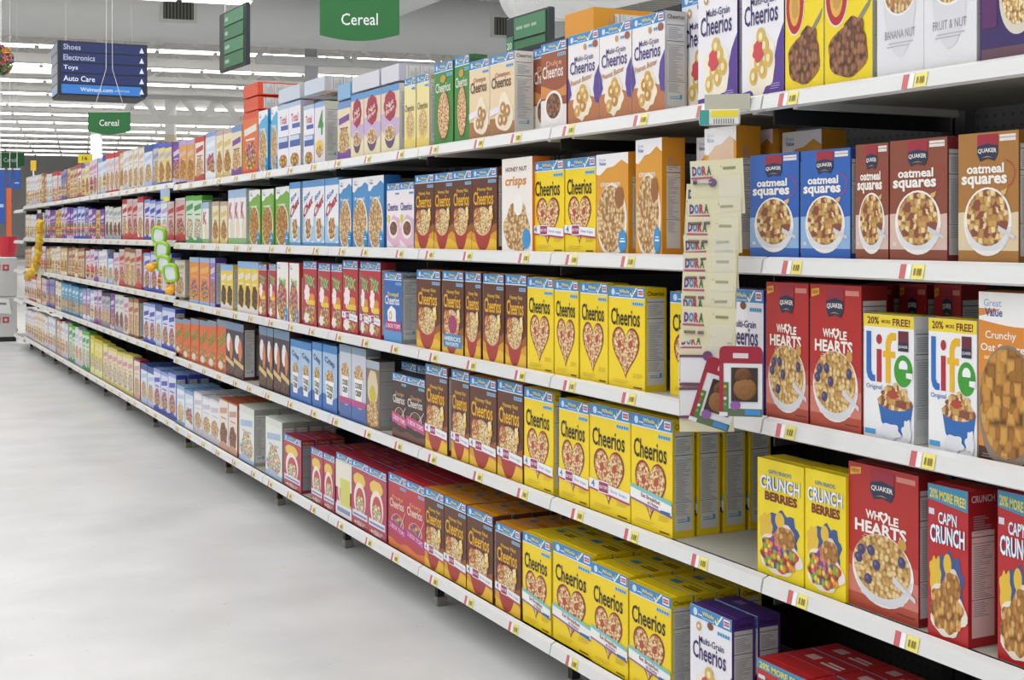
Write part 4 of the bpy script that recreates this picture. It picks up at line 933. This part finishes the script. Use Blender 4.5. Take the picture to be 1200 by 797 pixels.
for i in sorted(MERGE | DROP):
    o = PLACED[i][0]
    if i in MERGE:
        M = Matrix.LocRotScale(o.location, o.rotation_euler, o.scale); b0 = len(mv); me = o.data
        mv += [tuple(M @ v.co) for v in me.vertices]; idx = []
        for m in me.materials:
            if m not in mats_: mats_.append(m)
            idx.append(mats_.index(m))
        for p in me.polygons: mf.append([b0 + v for v in p.vertices]); mm.append(idx[p.material_index])
    for c in list(o.children): bpy.data.objects.remove(c)
    bpy.data.objects.remove(o)
if mf:
    me = bpy.data.meshes.new('small_cereal_boxes'); me.from_pydata(mv, [], mf)
    for m in mats_: me.materials.append(m)
    me.polygons.foreach_set('material_index', mm); me.update()
    o = bpy.data.objects.new('small_cereal_boxes', me); C.objects.link(o)
    tag(o, 'tiny cereal boxes at the far left end and in rows behind the front ones', 'boxes', None, 'stuff')
# ------------------------------------------------------------------ boxes lying on top of the upright ones
def ztop(x, y, X): return CAMH + (HZ - y) * X / (F * S_of(x))
flat('gvorange', 661, 695, ztop(701, 38.5, SHX + .03), .03, label='orange box lying flat across purple-sided boxes on the top shelf')
flat('orangetall', 285, 302, ztop(302, 129, SHX + .03), .03, label='orange-red box lying flat on the upright orange-red box, lower of two')
flat('orangetall', 284.5, 301.5, ztop(302, 129, SHX + .03) + .0685, .03, label='orange-red box lying flat on another, topmost of the orange-red stack')
zz = max(ztop(380, 118, SHX + .03), ztop(352, 117, SHX + .03)) + .004
flat('total', 326, 351, zz, .03, label='white box lying flat above the red-word boxes, top shelf, farther one')
flat('total', 356, 380, zz, .03, label='white box lying flat beside the green-figure box, top shelf, nearer one')
z2 = ztop(467, 97, SHX + .03) + .003
flat('snow', 412, 444, z2, .03, label='white box lying flat on the lilac emblem boxes, farther one'); flat('snow', 446, 467, z2, .03, label='white box lying flat on the lilac emblem boxes, nearer one')
z3 = ztop(410.5, 117, SHX + .03) + .003
flat('icewhite', 395, 410, z3, .03, label='white box lying flat on the violet-footed box beside lilac emblem boxes')
# ------------------------------------------------------------------ hanging signs
def flatbox(m, x0, x1, z0, z1, y0, y1, mt): m.box(x0, y0, z0, x1, y1, z1, mt)
def words(m, body, cx, cz, wd, ht, y, mt, bold=.0):
    vs, fs = glyphs(body, bold); m.add([(cx + (a - .5) * wd, y, cz + (b - .5) * ht) for a, b in vs], fs, mt)
SIGNG = mat('226c34', .45); SIGNW = mat('eef0ec', .5); CORD = mat('d9d9d6', .6)
def cereal_sign(x, y, Z, wd, label, grp='green cereal signs'):
    """x, y: picture point of the middle of its lower edge"""
    p = view_pt(x, y, Z); t = empty('aisle_sign', p, label, 'sign', grp, -YAW - .03)
    h = wd * .52; b = MB(); n = 16; F_, B_ = [], []
    pts = [(-wd / 2, h)] + [(-wd / 2 + wd * i / n, .075 * wd * (1 - math.sin(math.pi * i / n))) for i in range(n + 1)] + [(wd / 2, h)]
    for yy in (-.006, .006): F_ += [(px, yy, pz) for px, pz in pts]
    k = len(pts)
    b.add(F_, [list(range(k)), list(range(2 * k - 1, k - 1, -1))] + [(i, k + i, k + (i + 1) % k, (i + 1) % k) for i in range(k)], SIGNG); bd = b.obj('sign_board', t)
    b = MB(); words(b, 'Cereal', 0, h * .52, wd * .46, h * .29, -.0075, SIGNW, .005)
    vs, fs = glyphs('Cereal', .005); b.add([(-(a - .5) * wd * .46, .0075, h * .52 + (c_ - .5) * h * .29) for a, c_ in vs], fs, SIGNW); b.obj('lettering', bd)
    b = MB(); b.box(-wd * .46, -.008, h * .995, wd * .46, .008, h * 1.03, mat('c8d0c8', .4)); b.obj('hanger_rail', t)
    for sx in (-.38, .38):
        b = MB(); b.bar((sx * wd, 0, h), (sx * wd * .2, 0, h + 1.0 * wd), .006, .006, CORD); b.bar((sx * wd * .2, 0, h + 1.0 * wd), (sx * wd * .1, 0, CEIL - p.z), .006, .006, CORD); b.obj('cord', t)
    return t
cereal_sign(421.5, 48, 10, .60, 'large green sign reading Cereal above the nearer top-shelf boxes')
cereal_sign(128, 157.5, 18.7, .60, 'green sign reading Cereal hanging below the blue directory sign')
cereal_sign(12, 196.5, 27.9, .60, 'small green sign reading Cereal at the far left end')
# blue directory
p = view_pt(121, 111, 20.5); t = empty('directory_sign', p, 'blue box-shaped directory sign listing Shoes, Electronics, Toys and Auto Care', 'sign'); t.rotation_euler = (0, 0, -.03)
Wd, Hd, Dd = 1.33, .80, .95
b = MB(); b.box(-Wd / 2, 0, 0, Wd / 2, Dd, Hd, mat('141a2c', .4)); b.box(-Wd / 2 + .02, .02, -.03, Wd / 2 - .02, Dd - .02, 0, mat('3a3c4c', .5)); b.obj('housing', t)
b = MB(); NAVY = mat('0c2460', .4)
rowz = [Hd * (.985 - .2 * i) for i in range(6)]
for i in range(5):
    z1, z0 = rowz[i] - .01, rowz[i + 1] + .01
    m_ = NAVY if i < 4 else mat('2a78c8', .4)
    b.box(-Wd / 2 + .05, -.012, z0, Wd / 2 - .10 if i == 4 else Wd / 2 - .03, 0, z1, m_)
fp = b.obj('row_panel', t)
b = MB()
for i, wtx in enumerate(('Shoes', 'Electronics', 'Toys', 'Auto Care', 'Walmart.com')):
    zc = (rowz[i] + rowz[i + 1]) / 2; wl = (.25, .46, .21, .46, .48)[i]
    words(b, wtx, -Wd / 2 + .08 + wl / 2 if i < 4 else -.10, zc, wl, .085 if i < 4 else .06, -.0135, mat('b9c2d8' if i < 2 else 'dfe4f0', .5), .01)
    ar = MB(); ar.add([(Wd / 2 - .09 - .035, -.0135, zc - .04), (Wd / 2 - .09 + .035, -.0135, zc - .04), (Wd / 2 - .09, -.0135, zc + .045)], [(0, 1, 2)], mat('dfe4f0', .5)); ar.obj('arrow', fp)
words(b, 'services', .28, (rowz[4] + rowz[5]) / 2, .22, .04, -.0135, mat('b9d0ec', .5))
b.obj('lettering', fp)
for i in range(5):
    b = MB(); z1, z0 = rowz[i] - .012, rowz[i + 1] + .012
    b.add([(-Wd / 2 - .004, .06, z0), (-Wd / 2 - .004, .06, z1), (-Wd / 2 - .004, Dd - .06, z1), (-Wd / 2 - .004, Dd - .06, z0)], [(3, 2, 1, 0)], mat('8f96b0' if i < 4 else '8ab0dc', .4)); b.obj('side_panel', t)
for sx in (-.5, .5):
    b = MB(); b.bar((sx, Dd / 2, Hd), (sx, Dd / 2, CEIL - p.z), .008, .008, CORD); b.obj('cord', t)
# dark green aisle number signs, parallel to the aisle
def number_sign(xl, yb, Z, wd, ht, num, lines_, label, ang=0):
    """xl, yb: picture point of the lower far corner"""
    p = view_pt(xl, yb, Z); t = empty('number_sign', p, label, 'sign', 'dark green aisle directory signs', ang)
    # local x runs towards the reader's right (world -Y), local y into the sign
    t.rotation_euler = (0, 0, -math.pi / 2 + ang)
    dk = mat('232a30', .45); gp = mat('4d8a62', .5); bd = MB(); bd.rbox(0, 0, 0, wd, .045, ht, dk, .006); ho = bd.obj('housing', t)
    b = MB(); n = len(lines_); x0 = wd * .22
    for i in range(n):
        z1 = ht * (.97 - .94 * i / n) - .008; z0 = ht * (.97 - .94 * (i + 1) / n) + .008; b.box(x0, -.008, z0, wd * .93, 0, z1, mat('3f7a52' if i % 2 else '4d8a62', .5))
    b.obj('green_panel', t); b = MB()
    for i, tx in enumerate(lines_):
        zc = ht * (.97 - .94 * (i + .5) / n); xx = x0 + .03
        for wl in tx: b.box(xx, -.0092, zc - ht * .03, xx + wl, -.0082, zc + ht * .03, mat('a9c0ab', .5)); xx += wl + .02
    b.obj('lettering', ho)
    b = MB(); b.box(wd * .03, -.008, ht * .25, wd * .19, 0, ht * .6, gp)
    if num: words(b, num, wd * .11, ht * .42, wd * .12, ht * .14, -.0092, mat('d9e2da', .5), .02); b.obj('number_plate', t)
    for sx in (.15, .85):
        b = MB(); b.bar((wd * sx, .02, ht), (wd * sx, .02, CEIL - p.z), .008, .008, CORD); b.obj('cord', t)
    return t
number_sign(257, 86, 13.6, .86, .60, '', [[.10], [.09], [.15], [.13]], 'dark green aisle sign seen at a slant, hanging beside the large Cereal sign', .05)
number_sign(593, 80, 9.2, .60, .34, '20', [[.09, .08, .07], [.08, .08]], 'dark green aisle sign numbered 20 behind the top-shelf boxes', .03)
# ------------------------------------------------------------------ hanging strip with carded packs
strip_p = (SHX - .055, along(846, SHX - .05), 0)
ys = strip_p[1]
clear = bpy.data.materials.new('clear_plastic'); clear.use_nodes = True; bs = clear.node_tree.nodes['Principled BSDF']
bs.inputs['Base Color'].default_value = (.93, .93, .92, 1); bs.inputs['Alpha'].default_value = .26; bs.inputs['Roughness'].default_value = .2
clear2 = clear.copy(); clear2.name = 'clear_blister'; clear2.node_tree.nodes['Principled BSDF'].inputs['Alpha'].default_value = .16
FACE = -math.radians(41)                                        # the strip is turned towards the near end of the aisle
t = t0_strip = empty('clip_strip', (SHX - .052, ys, 0), 'clear plastic hanging strip clipped to the top shelf above brown boxes', 'merchandising strip')
t.rotation_euler = (0, 0, FACE)
b = MB(); Ztop, Zbot = 1.50, .86
def zpx(y, x=830, X=SHX - .05): return CAMH + (HZ - y) * X / (F * S_of(x))
b = MB(); b.box(-.026, .0, zpx(488), .026, .0012, zpx(150), clear); b.obj('plastic_strip', t)
b = MB(); b.rbox(-.045, -.012, zpx(149), .040, .004, zpx(131), mat('e6e6e2', .4), .003); b.box(-.020, -.0132, zpx(140), .036, -.012, zpx(132), mat('e8d638', .5)); b.box(-.044, -.0132, zpx(149), -.024, -.012, zpx(131.5), mat('3f9a94', .5))
for i in range(9): b.box(-.014 + i * .005, -.0134, zpx(147.5), -.0125 + i * .005, -.012, zpx(142), mat('5a5a58', .5))
b.obj('label_holder', t)
b = MB(); b.box(-.035, .0, zpx(131), .06, .01, zpx(113), mat('bab8a8', .4)); 
b.obj('clip', t)
def tri_text(m, body, cx, cz, wd, ht, y, cols, gap=.0):
    n = len(body)
    for i, ch in enumerate(body):
        vs, fs = glyphs(ch, .05); w_ = wd / n
        m.add([(cx - wd / 2 + w_ * (i + .5) + (a - .5) * w_ * .92, y, cz + (q - .5) * ht) for a, q in vs], fs, mat(cols[i % len(cols)], .4))
HKC = []; CARD = mat('d6d0ae', .45); CARDB = mat('d3cfae', .5)
cy = [203, 232, 247, 269, 288, 310, 333, 356, 373, 398, 435]; cx = [821, 816, 818, 816, 813.5, 813, 812, 811, 812, 809, 808]
UTENS = mat('8a8a7c', .4)
for i, (x, y) in enumerate(zip(cx, cy)):
    X = SHX - .075 - .006 * i
    sd = along(x + 24, X); z = zpx(y, x, X)
    p_ = (X, sd, z)
    t = empty('carded_pack', p_, 'cream hanging card with small bright four-colour lettering, %s down the clear strip' % ('lowest' if i == 10 else 'topmost' if i == 0 else nth(i)), 'pack', 'cream carded packs on the clear strip')
    t.rotation_euler = (math.radians(-7 + (i % 3) * .6), math.radians((-3, 2, -2, 1, -3, 0, 1, -2, 2, -1, -2)[i]), FACE)
    hh = .115 if i == 10 else .09; HKC.append((X, sd, z + .012))
    b = MB(); b.box(-.064, 0, -hh, .046, .0016, .026, CARD); b.box(.004, -.0004, .004, .030, 0, .010, mat('8f8a62', .5)); bd = b.obj('card', t)
    b = MB(); tri_text(b, 'DORA', -.040, .004, .040, .020, -.0012, ['5a3a8a', '3f7fb8', 'b03a5a', '4a6a3a']); b.add([(-.062, -.001, -.013), (-.018, -.001, -.013), (-.018, -.001, -.009), (-.062, -.001, -.009)], [(0, 1, 2, 3)], mat('b0507a', .5)); b.obj('lettering', bd)
    b = MB()
    if i in (9, 10):
        b.rbox(-.062, -.005, -.085, -.002, -.0005, -.028, mat('d8d8dc', .35), .003)
        for q_ in ((-.063, -.0065, -.031, -.001, -.002, -.026), (-.063, -.0065, -.088, -.001, -.002, -.083)): b.box(*q_, mat('6a3a5a', .4))
        b.tube([(-.006, -.008, -.028), (-.006, -.001, -.028)], .010, mat('6a3a6a', .4), 14)
    elif i:
        b.tube([(-.058, -.004, -.026), (-.035, -.004, -.026)], .0028, mat('7a6450', .4), 8); b.tube([(-.03, -.004, -.026), (-.018, -.004, -.026)], .003, mat('7a5a6a', .4), 8)
    else:
        b.tube([(-.058, -.004, -.022), (-.02, -.004, -.022)], .0025, mat('b8b4b8', .3), 8); b.tube([(-.018, -.006, -.022), (-.018, -.001, -.022)], .0085, mat('6a4a7a', .4), 14); b.tube([(-.058, -.005, -.020), (-.05, -.005, -.020)], .0045, mat('5a4a6a', .4), 8)
    b.obj('utensil', t)
    b = MB(); b.box(-.006, -.006, -hh + .006, .040, -.0006, -.010, clear2); b.obj('blister', t)
HK = []
HOOK = mat('b8b8b4', .3, .8)
strip_t = t0_strip
# the two red-topped packs below
def toypack(x, y, X, rz, rx, label, ry=0):
    px = 917.6
    sd = along(x, X); z = zpx(y, x, X)
    t = empty('toy_pack', (X, sd, z), label, 'pack', 'red-topped toy packs at the foot of the strip'); t.rotation_euler = (rx, ry, FACE + rz); t.scale = (.80, .8, .80)
    HK.append((X, sd, z - .012))
    wd, ht = .100, .165; bd = MB(); WHT = mat('e3e3e6', .4)
    bd.box(-wd / 2, 0, -ht, wd / 2, .012, -.040, WHT)
    for q_ in ((-wd / 2, -.002, -ht + .010, -wd / 2 + .010, 0, -.04, '9a2438'), (-wd / 2 + .010, -.002, -ht + .01, -wd / 2 + .022, 0, -.085, '3f7a3c')): bd.box(*q_[:6], mat(q_[6], .4))
    bd.box(-wd / 2 + .02, -.0015, -ht, wd / 2, 0, -ht + .018, mat('5a6a4a', .5)); bd.box(wd / 2 - .04, -.0025, -ht + .004, wd / 2 - .004, -.0015, -ht + .016, mat('3a8ac8', .4))
    bd.tube([(-.012, -.003, -ht + .026), (-.012, 0, -ht + .026)], .012, mat('8a5a9a', .4), 14)
    for q_ in range(4): bd.tube([(-wd / 2 + .014, -.0035, -.095 - q_ * .014), (-wd / 2 + .014, -.0015, -.095 - q_ * .014)], .004, mat(('c8a030', 'c03a4a', 'd8d0c8', '6aa04a')[q_], .4), 8)
    o1 = bd.obj('card', t)
    b = MB(); n = 10; pts = [(-wd / 2, -.04)] + [(wd / 2, -.04)] + [(wd / 2 - .012 + .012 * math.cos(a), -.012 + .012 * math.sin(a)) for a in [math.pi / 2 * k / 6 for k in range(7)]] + [(-wd / 2 + .012 + .012 * math.cos(a), -.012 + .012 * math.sin(a)) for a in [math.pi / 2 + math.pi / 2 * k / 6 for k in range(7)]]
    k = len(pts); V = [(q0, yy, q1) for yy in (-.001, .013) for q0, q1 in pts]
    b.add(V, [list(range(k)), list(range(2 * k - 1, k - 1, -1))] + [(i, k + i, k + (i + 1) % k, (i + 1) % k) for i in range(k)], mat('9a1e34', .35))
    b.box(-.018, -.0022, -.028, .018, -.001, -.016, mat('d8c8cc', .4)); b.obj('header', t)
    b = MB(); b.box(-.022, -.003, -.130, .040, -.0005, -.050, mat('33251f', .5)); wn = b.obj('window', t)
    b = MB(); b.tube([(.010, -.004, -.100), (.010, -.010, -.100), (.010, -.014, -.100)], [.027, .022, .010], mat('8a6038', .8), 18); b.tube([(.006, -.004, -.070), (.006, -.010, -.070)], [.020, .012], mat('6a4428', .8), 16); b.obj('plush_toy', t)
    return t
toypack(853, 424, SHX - .16, .05, .0, 'white pack with red header leaning at the foot of the strip, rear one', math.radians(17))
toypack(868, 406, SHX - .19, .02, -.03, 'white pack with red header and brown plush in its window, front one')
def hooks(par, pts):
    bpy.context.view_layer.update(); inv = par.matrix_world.inverted()
    for p in pts:
        e = inv @ Vector(p); b = MB(); b.tube([(0, .001, e.z), (e.x * .5, e.y * .5, e.z + .006), (e.x, e.y, e.z)], .0018, HOOK, 6); b.obj('hook', par)
hooks(t0_strip, HK + HKC)
# ------------------------------------------------------------------ far hanging strips
t = empty('clip_strip', (SHX - .03, along(192, SHX - .03), 0), 'hanging strip with pale tag in front of blue-waved boxes', 'merchandising strip')
def zf(y, x): return CAMH + (HZ - y) * (SHX - .04) / (F * S_of(x))
b = MB(); b.box(-.02, 0, zf(340, 192), .02, .003, zf(226, 192), clear); b.obj('plastic_strip', t)
b = MB(); b.box(-.02, -.004, zf(234, 187), .04, 0, zf(222, 187), mat('a9bede', .4)); b.box(.0, -.006, zf(236, 187), .04, -.001, zf(231, 187), mat('e6e04a', .4)); b.obj('label_holder', t); t.rotation_euler = (0, 0, FACE); mst = t
MH = []
def mirror(x, y, label, i):
    X = SHX - .07; MH.append((X, along(x, X), zf(y, x) + .045)); t = empty('toy_mirror', (X, along(x, X), zf(y, x)), label, 'toy', 'green framed toys on the far strip'); t.rotation_euler = (.15, (.25, .2, .15, -.1)[i], FACE - .15)
    gr = mat('9acb3c', .35); b = MB(); n = 20; R = .052
    rr = [(R * 1.0 * math.copysign(abs(math.cos(a)) ** .6, math.cos(a)), R * 1.05 * math.copysign(abs(math.sin(a)) ** .6, math.sin(a))) for a in [2 * math.pi * k / n for k in range(n)]]
    V = []
    for sc, yy in ((1, .01), (1, -.004), (.92, -.012), (.72, -.012), (.70, -.004)): V += [(q0 * sc, yy, q1 * sc) for q0, q1 in rr]
    b.add(V, [list(range(n - 1, -1, -1))] + [(r * n + k, r * n + n + k, r * n + n + (k + 1) % n, r * n + (k + 1) % n)[::-1] for r in range(4) for k in range(n)], gr); b.obj('frame', t)
    b = MB(); b.add([(q0 * .71, -.005, q1 * .71) for q0, q1 in rr], [list(range(n))], mat('dfe8ec', .15)); b.obj('mirror', t)
    if i in (2, 3):
        b = MB(); yl = mat('eeb020', .4); x0, z0 = (-.075, -.03) if i == 2 else (-.01, -.10)
        b.tube([(x0 - .03, -.02, z0 - .01), (x0 - .02, -.02, z0), (x0, -.02, z0), (x0 + .025, -.02, z0 + .012), (x0 + .035, -.02, z0 + .018)], [.006, .022, .026, .016, .004], yl, 12); b.tube([(x0 + .02, -.02, z0 + .01), (x0 + .025, -.02, z0 + .035)], [.012, .016], yl, 12); b.obj('duck', t)
for i, (x, y, l_) in enumerate(((186.5, 276, 'green framed round toy with pale centre, topmost on the far strip'), (190, 293, 'green framed round toy with pale centre, second on the far strip'), (192, 309, 'green framed toy with yellow duck, third on the far strip'), (200, 319, 'green framed toy with grey centre, lowest on the far strip'))): mirror(x, y, l_, i)
hooks(mst, MH)
t = yst = empty('clip_strip', (SHX - .03, along(46, SHX - .03), 0), 'hanging strip holding yellow pouches near the far end', 'merchandising strip'); t.rotation_euler = (0, 0, FACE)
b = MB(); b.box(-.02, 0, zf(326, 44), .02, .003, zf(246, 44), mat('c8c4b0', .5)); b.obj('plastic_strip', t); b = MB(); b.box(-.03, -.004, zf(258, 45), .04, 0, zf(250, 45), mat('5a5468', .5)); b.obj('label_holder', t)
YH = []
for i in range(11):
    X = SHX - .07; x = (47, 47, 46.5, 46, 45.5, 45, 44, 42.5, 40.5, 37, 33)[i]; y = (263, 269, 275, 281, 287, 293, 300, 307, 313, 318, 323)[i]
    YH.append((X, along(x, X), zf(y, x) + .03)); b = MB(); w_ = .042; yl = mat(('d9b02c', 'c89a28', 'e0bc3c')[i % 3], .35)
    V = [(-w_, 0, -.045), (w_, 0, -.045), (w_ * .9, 0, .045), (-w_ * .9, 0, .045), (-w_ * .55, -.03, -.02), (w_ * .55, -.034, -.02), (w_ * .5, -.03, .02), (-w_ * .5, -.026, .02), (0, .012, 0)]
    b.add(V, [(0, 1, 5, 4), (1, 2, 6, 5), (2, 3, 7, 6), (3, 0, 4, 7), (4, 5, 6, 7), (1, 0, 8), (2, 1, 8), (3, 2, 8), (0, 3, 8)], yl)
    o = b.obj('snack_pouch', None, (X, along(x, X), zf(y, x)), rot=(.1 * (i % 3), .25 * (-1) ** i, FACE))
    tag(o, 'small yellow pouch on the far strip, %s' % ('topmost' if i == 0 else 'lowest' if i == 10 else nth(i) + ' from the top'), 'pouch', 'yellow pouches on the far strip')
hooks(yst, YH)
# ------------------------------------------------------------------ things at the far left end
p = view_pt(20, 403, 15.6)
t = empty('carton_display', (p.x, p.y, 0), 'pale grey stacked carton display with red print beside the run end', 'display')
b = MB(); b.box(-1.1, .0, 0, -.01, .8, .055, DARK); b.obj('plinth', t)
for i, (z0, z1) in enumerate(((.055, .52), (.525, .985))):
    b = MB(); b.rbox(-1.12, -.01, z0, 0, .8, z1, mat('c9c8c6', .6), .008)
    zz = z0 + .20 + i * .14
    for k in range(9): b.rbox(-.16 - k * .095, -.014, zz - .035, -.09 - k * .095, -.010, zz + .035, mat('c0404a', .5), .001); b.box(-.14 - k * .095, -.0155, zz - .015, -.11 - k * .095, -.0138, zz + .015, mat('c9c8c6', .6))
    b.obj('carton', t)
b = MB(); b.add([(-.42, -.02, .36), (-.06, -.025, .32), (-.09, -.025, .50), (-.40, -.02, .52)], [(0, 1, 2, 3)], mat('ececec', .6)); b.add([(-.36, -.027, .45), (-.12, -.03, .43), (-.12, -.03, .455), (-.36, -.027, .475)], [(0, 1, 2, 3)], mat('8a8a90', .6)); b.obj('paper_notice', t)
b = MB(); b.tube([(0, 0, 0), (0, 0, .05), (0, 0, .2), (0, 0, .24)], [.08, .1, .115, .12], mat('c42c3c', .4), 20); q = view_pt(9, HZ, 15.9)
tag(b.obj('tub', None, (q.x, q.y, .987)), 'red tub standing on the grey carton display', 'tub')
b = MB(); b.rbox(-.06, -.05, 0, .06, .05, .22, mat('d9c84a', .5), .006); b.box(-.05, -.052, .08, .05, -.05, .18, mat('7a2c5a', .5)); q = view_pt(-3, HZ, 16.0)
tag(b.obj('pouch_box', None, (q.x, q.y, .987)), 'yellow box standing beside the red tub', 'box')
b = MB(); b.rbox(-.03, -.02, 0, .03, .02, 1.85, mat('d8602c', .5), .006); b.rbox(-.10, -.06, 0, .10, .06, .04, mat('8a3a20', .5), .004); q = view_pt(10.5, HZ, 17.2)
tag(b.obj('post_marker', None, (q.x, q.y, 0)), 'tall orange post standing behind the grey carton display', 'post')
for x, y0, Z, l_ in ((1, 262, 19, 'blue hanging banner, leftmost of the three under the small green sign'), (11.5, 238, 20, 'slim blue hanging banner, middle one under the small green sign'), (20, 222, 21, 'blue hanging banner, rightmost under the small green sign')):
    q = view_pt(x, y0, Z); t = empty('banner', q, l_, 'banner', 'blue banners at the far end'); t.rotation_euler = (0, 0, -YAW); hh = view_pt(x, 199, Z).z - q.z; w_ = {1: .06, 11.5: .03, 20: .055}[x]
    b = MB(); b.box(-w_, -.006, 0, w_, .006, hh, mat('2a52a4', .5)); b.box(-w_ * .7, -.008, hh * .3, w_ * .7, -.006, hh * .36, mat('a8bede', .5)); b.obj('cloth', t); b = MB(); b.box(-w_, -.01, hh, w_, .01, hh + .02, CORD); b.bar((0, 0, hh), (0, 0, CEIL - q.z), .008, .008, CORD); b.obj('hanger', t)
def topsign(x0, y0, x1, y1, Z, col, txt, label):
    q = view_pt((x0 + x1) / 2, y1, Z); k = Z / F; w_, h_ = (x1 - x0) * k, (y1 - y0) * k
    t = empty('price_sign', q, label, 'sign'); t.rotation_euler = (0, 0, -YAW - .1)
    b = MB(); b.box(-w_ / 2, -.006, 0, w_ / 2, .006, h_, mat(col, .5)); 
    if txt: words(b, txt, 0, h_ * .55, w_ * .4, h_ * .45, -.0075, mat('5a5020', .5), .03)
    b.obj('card', t); b = MB(); b.bar((0, 0, 0), (0, 0, -.12), .012, .012, CORD); b.obj('stem', t)
topsign(91.5, 181, 108, 191, 11.4, 'e3cf2a', '16', 'yellow sign card reading 16 above the far top-shelf boxes')
topsign(36, 188, 42.5, 200, 14.0, 'e3b82a', None, 'small plain amber tag standing above the farthest top-shelf boxes')
topsign(110, 189.5, 130, 193.5, 11.0, 'e0a83a', None, 'long thin amber strip card above the far top-shelf boxes')
# hanging basket of flowers
q = view_pt(-4, 70, 16); t = empty('flower_ball', q, 'round hanging ball of orange, purple and green flowers, cut by the frame', 'flowers')
R = random.Random(4); b = MB(); fl = MB(); lf = MB()
for i in range(150):
    z = R.uniform(-1, 1); a = R.uniform(0, 6.283); r = math.sqrt(1 - z * z); d = Vector((r * math.cos(a), r * math.sin(a), z)); p0 = d * .17
    col = ('d8842c', '8a4a8a', '5a8a3c', '6a9a44', 'c8506a')[(0 if z > .35 else 1 if z > -.15 else 2) if R.random() < .7 else R.randint(0, 4)]
    tgt = lf if col in ('5a8a3c', '6a9a44') else fl
    x = d.cross(Vector((.3, .2, .9))).normalized() * .035; y = d.cross(x).normalized() * .035
    for k in range(5):
        a0 = k * 1.2566; e0 = x * math.cos(a0) + y * math.sin(a0); e1 = x * math.cos(a0 + .9) + y * math.sin(a0 + .9)
        tgt.add([p0, p0 + e0 * .8 + d * .012, p0 + (e0 + e1) * .75 + d * .03, p0 + e1 * .8 + d * .012], [(0, 1, 2, 3)], mat(col, .6))
b.tube([(0, 0, -.16), (0, 0, -.10), (0, 0, 0), (0, 0, .10), (0, 0, .16)], [.04, .13, .17, .13, .04], mat('4a5a34', .8), 16); b.obj('core', t, smooth=True)
o = fl.obj('blossoms', t); o['kind'] = 'stuff'; o = lf.obj('leaves', t); o['kind'] = 'stuff'
b = MB(); b.bar((0, 0, .16), (0, 0, CEIL - q.z), .008, .008, CORD); b.obj('cord', t)
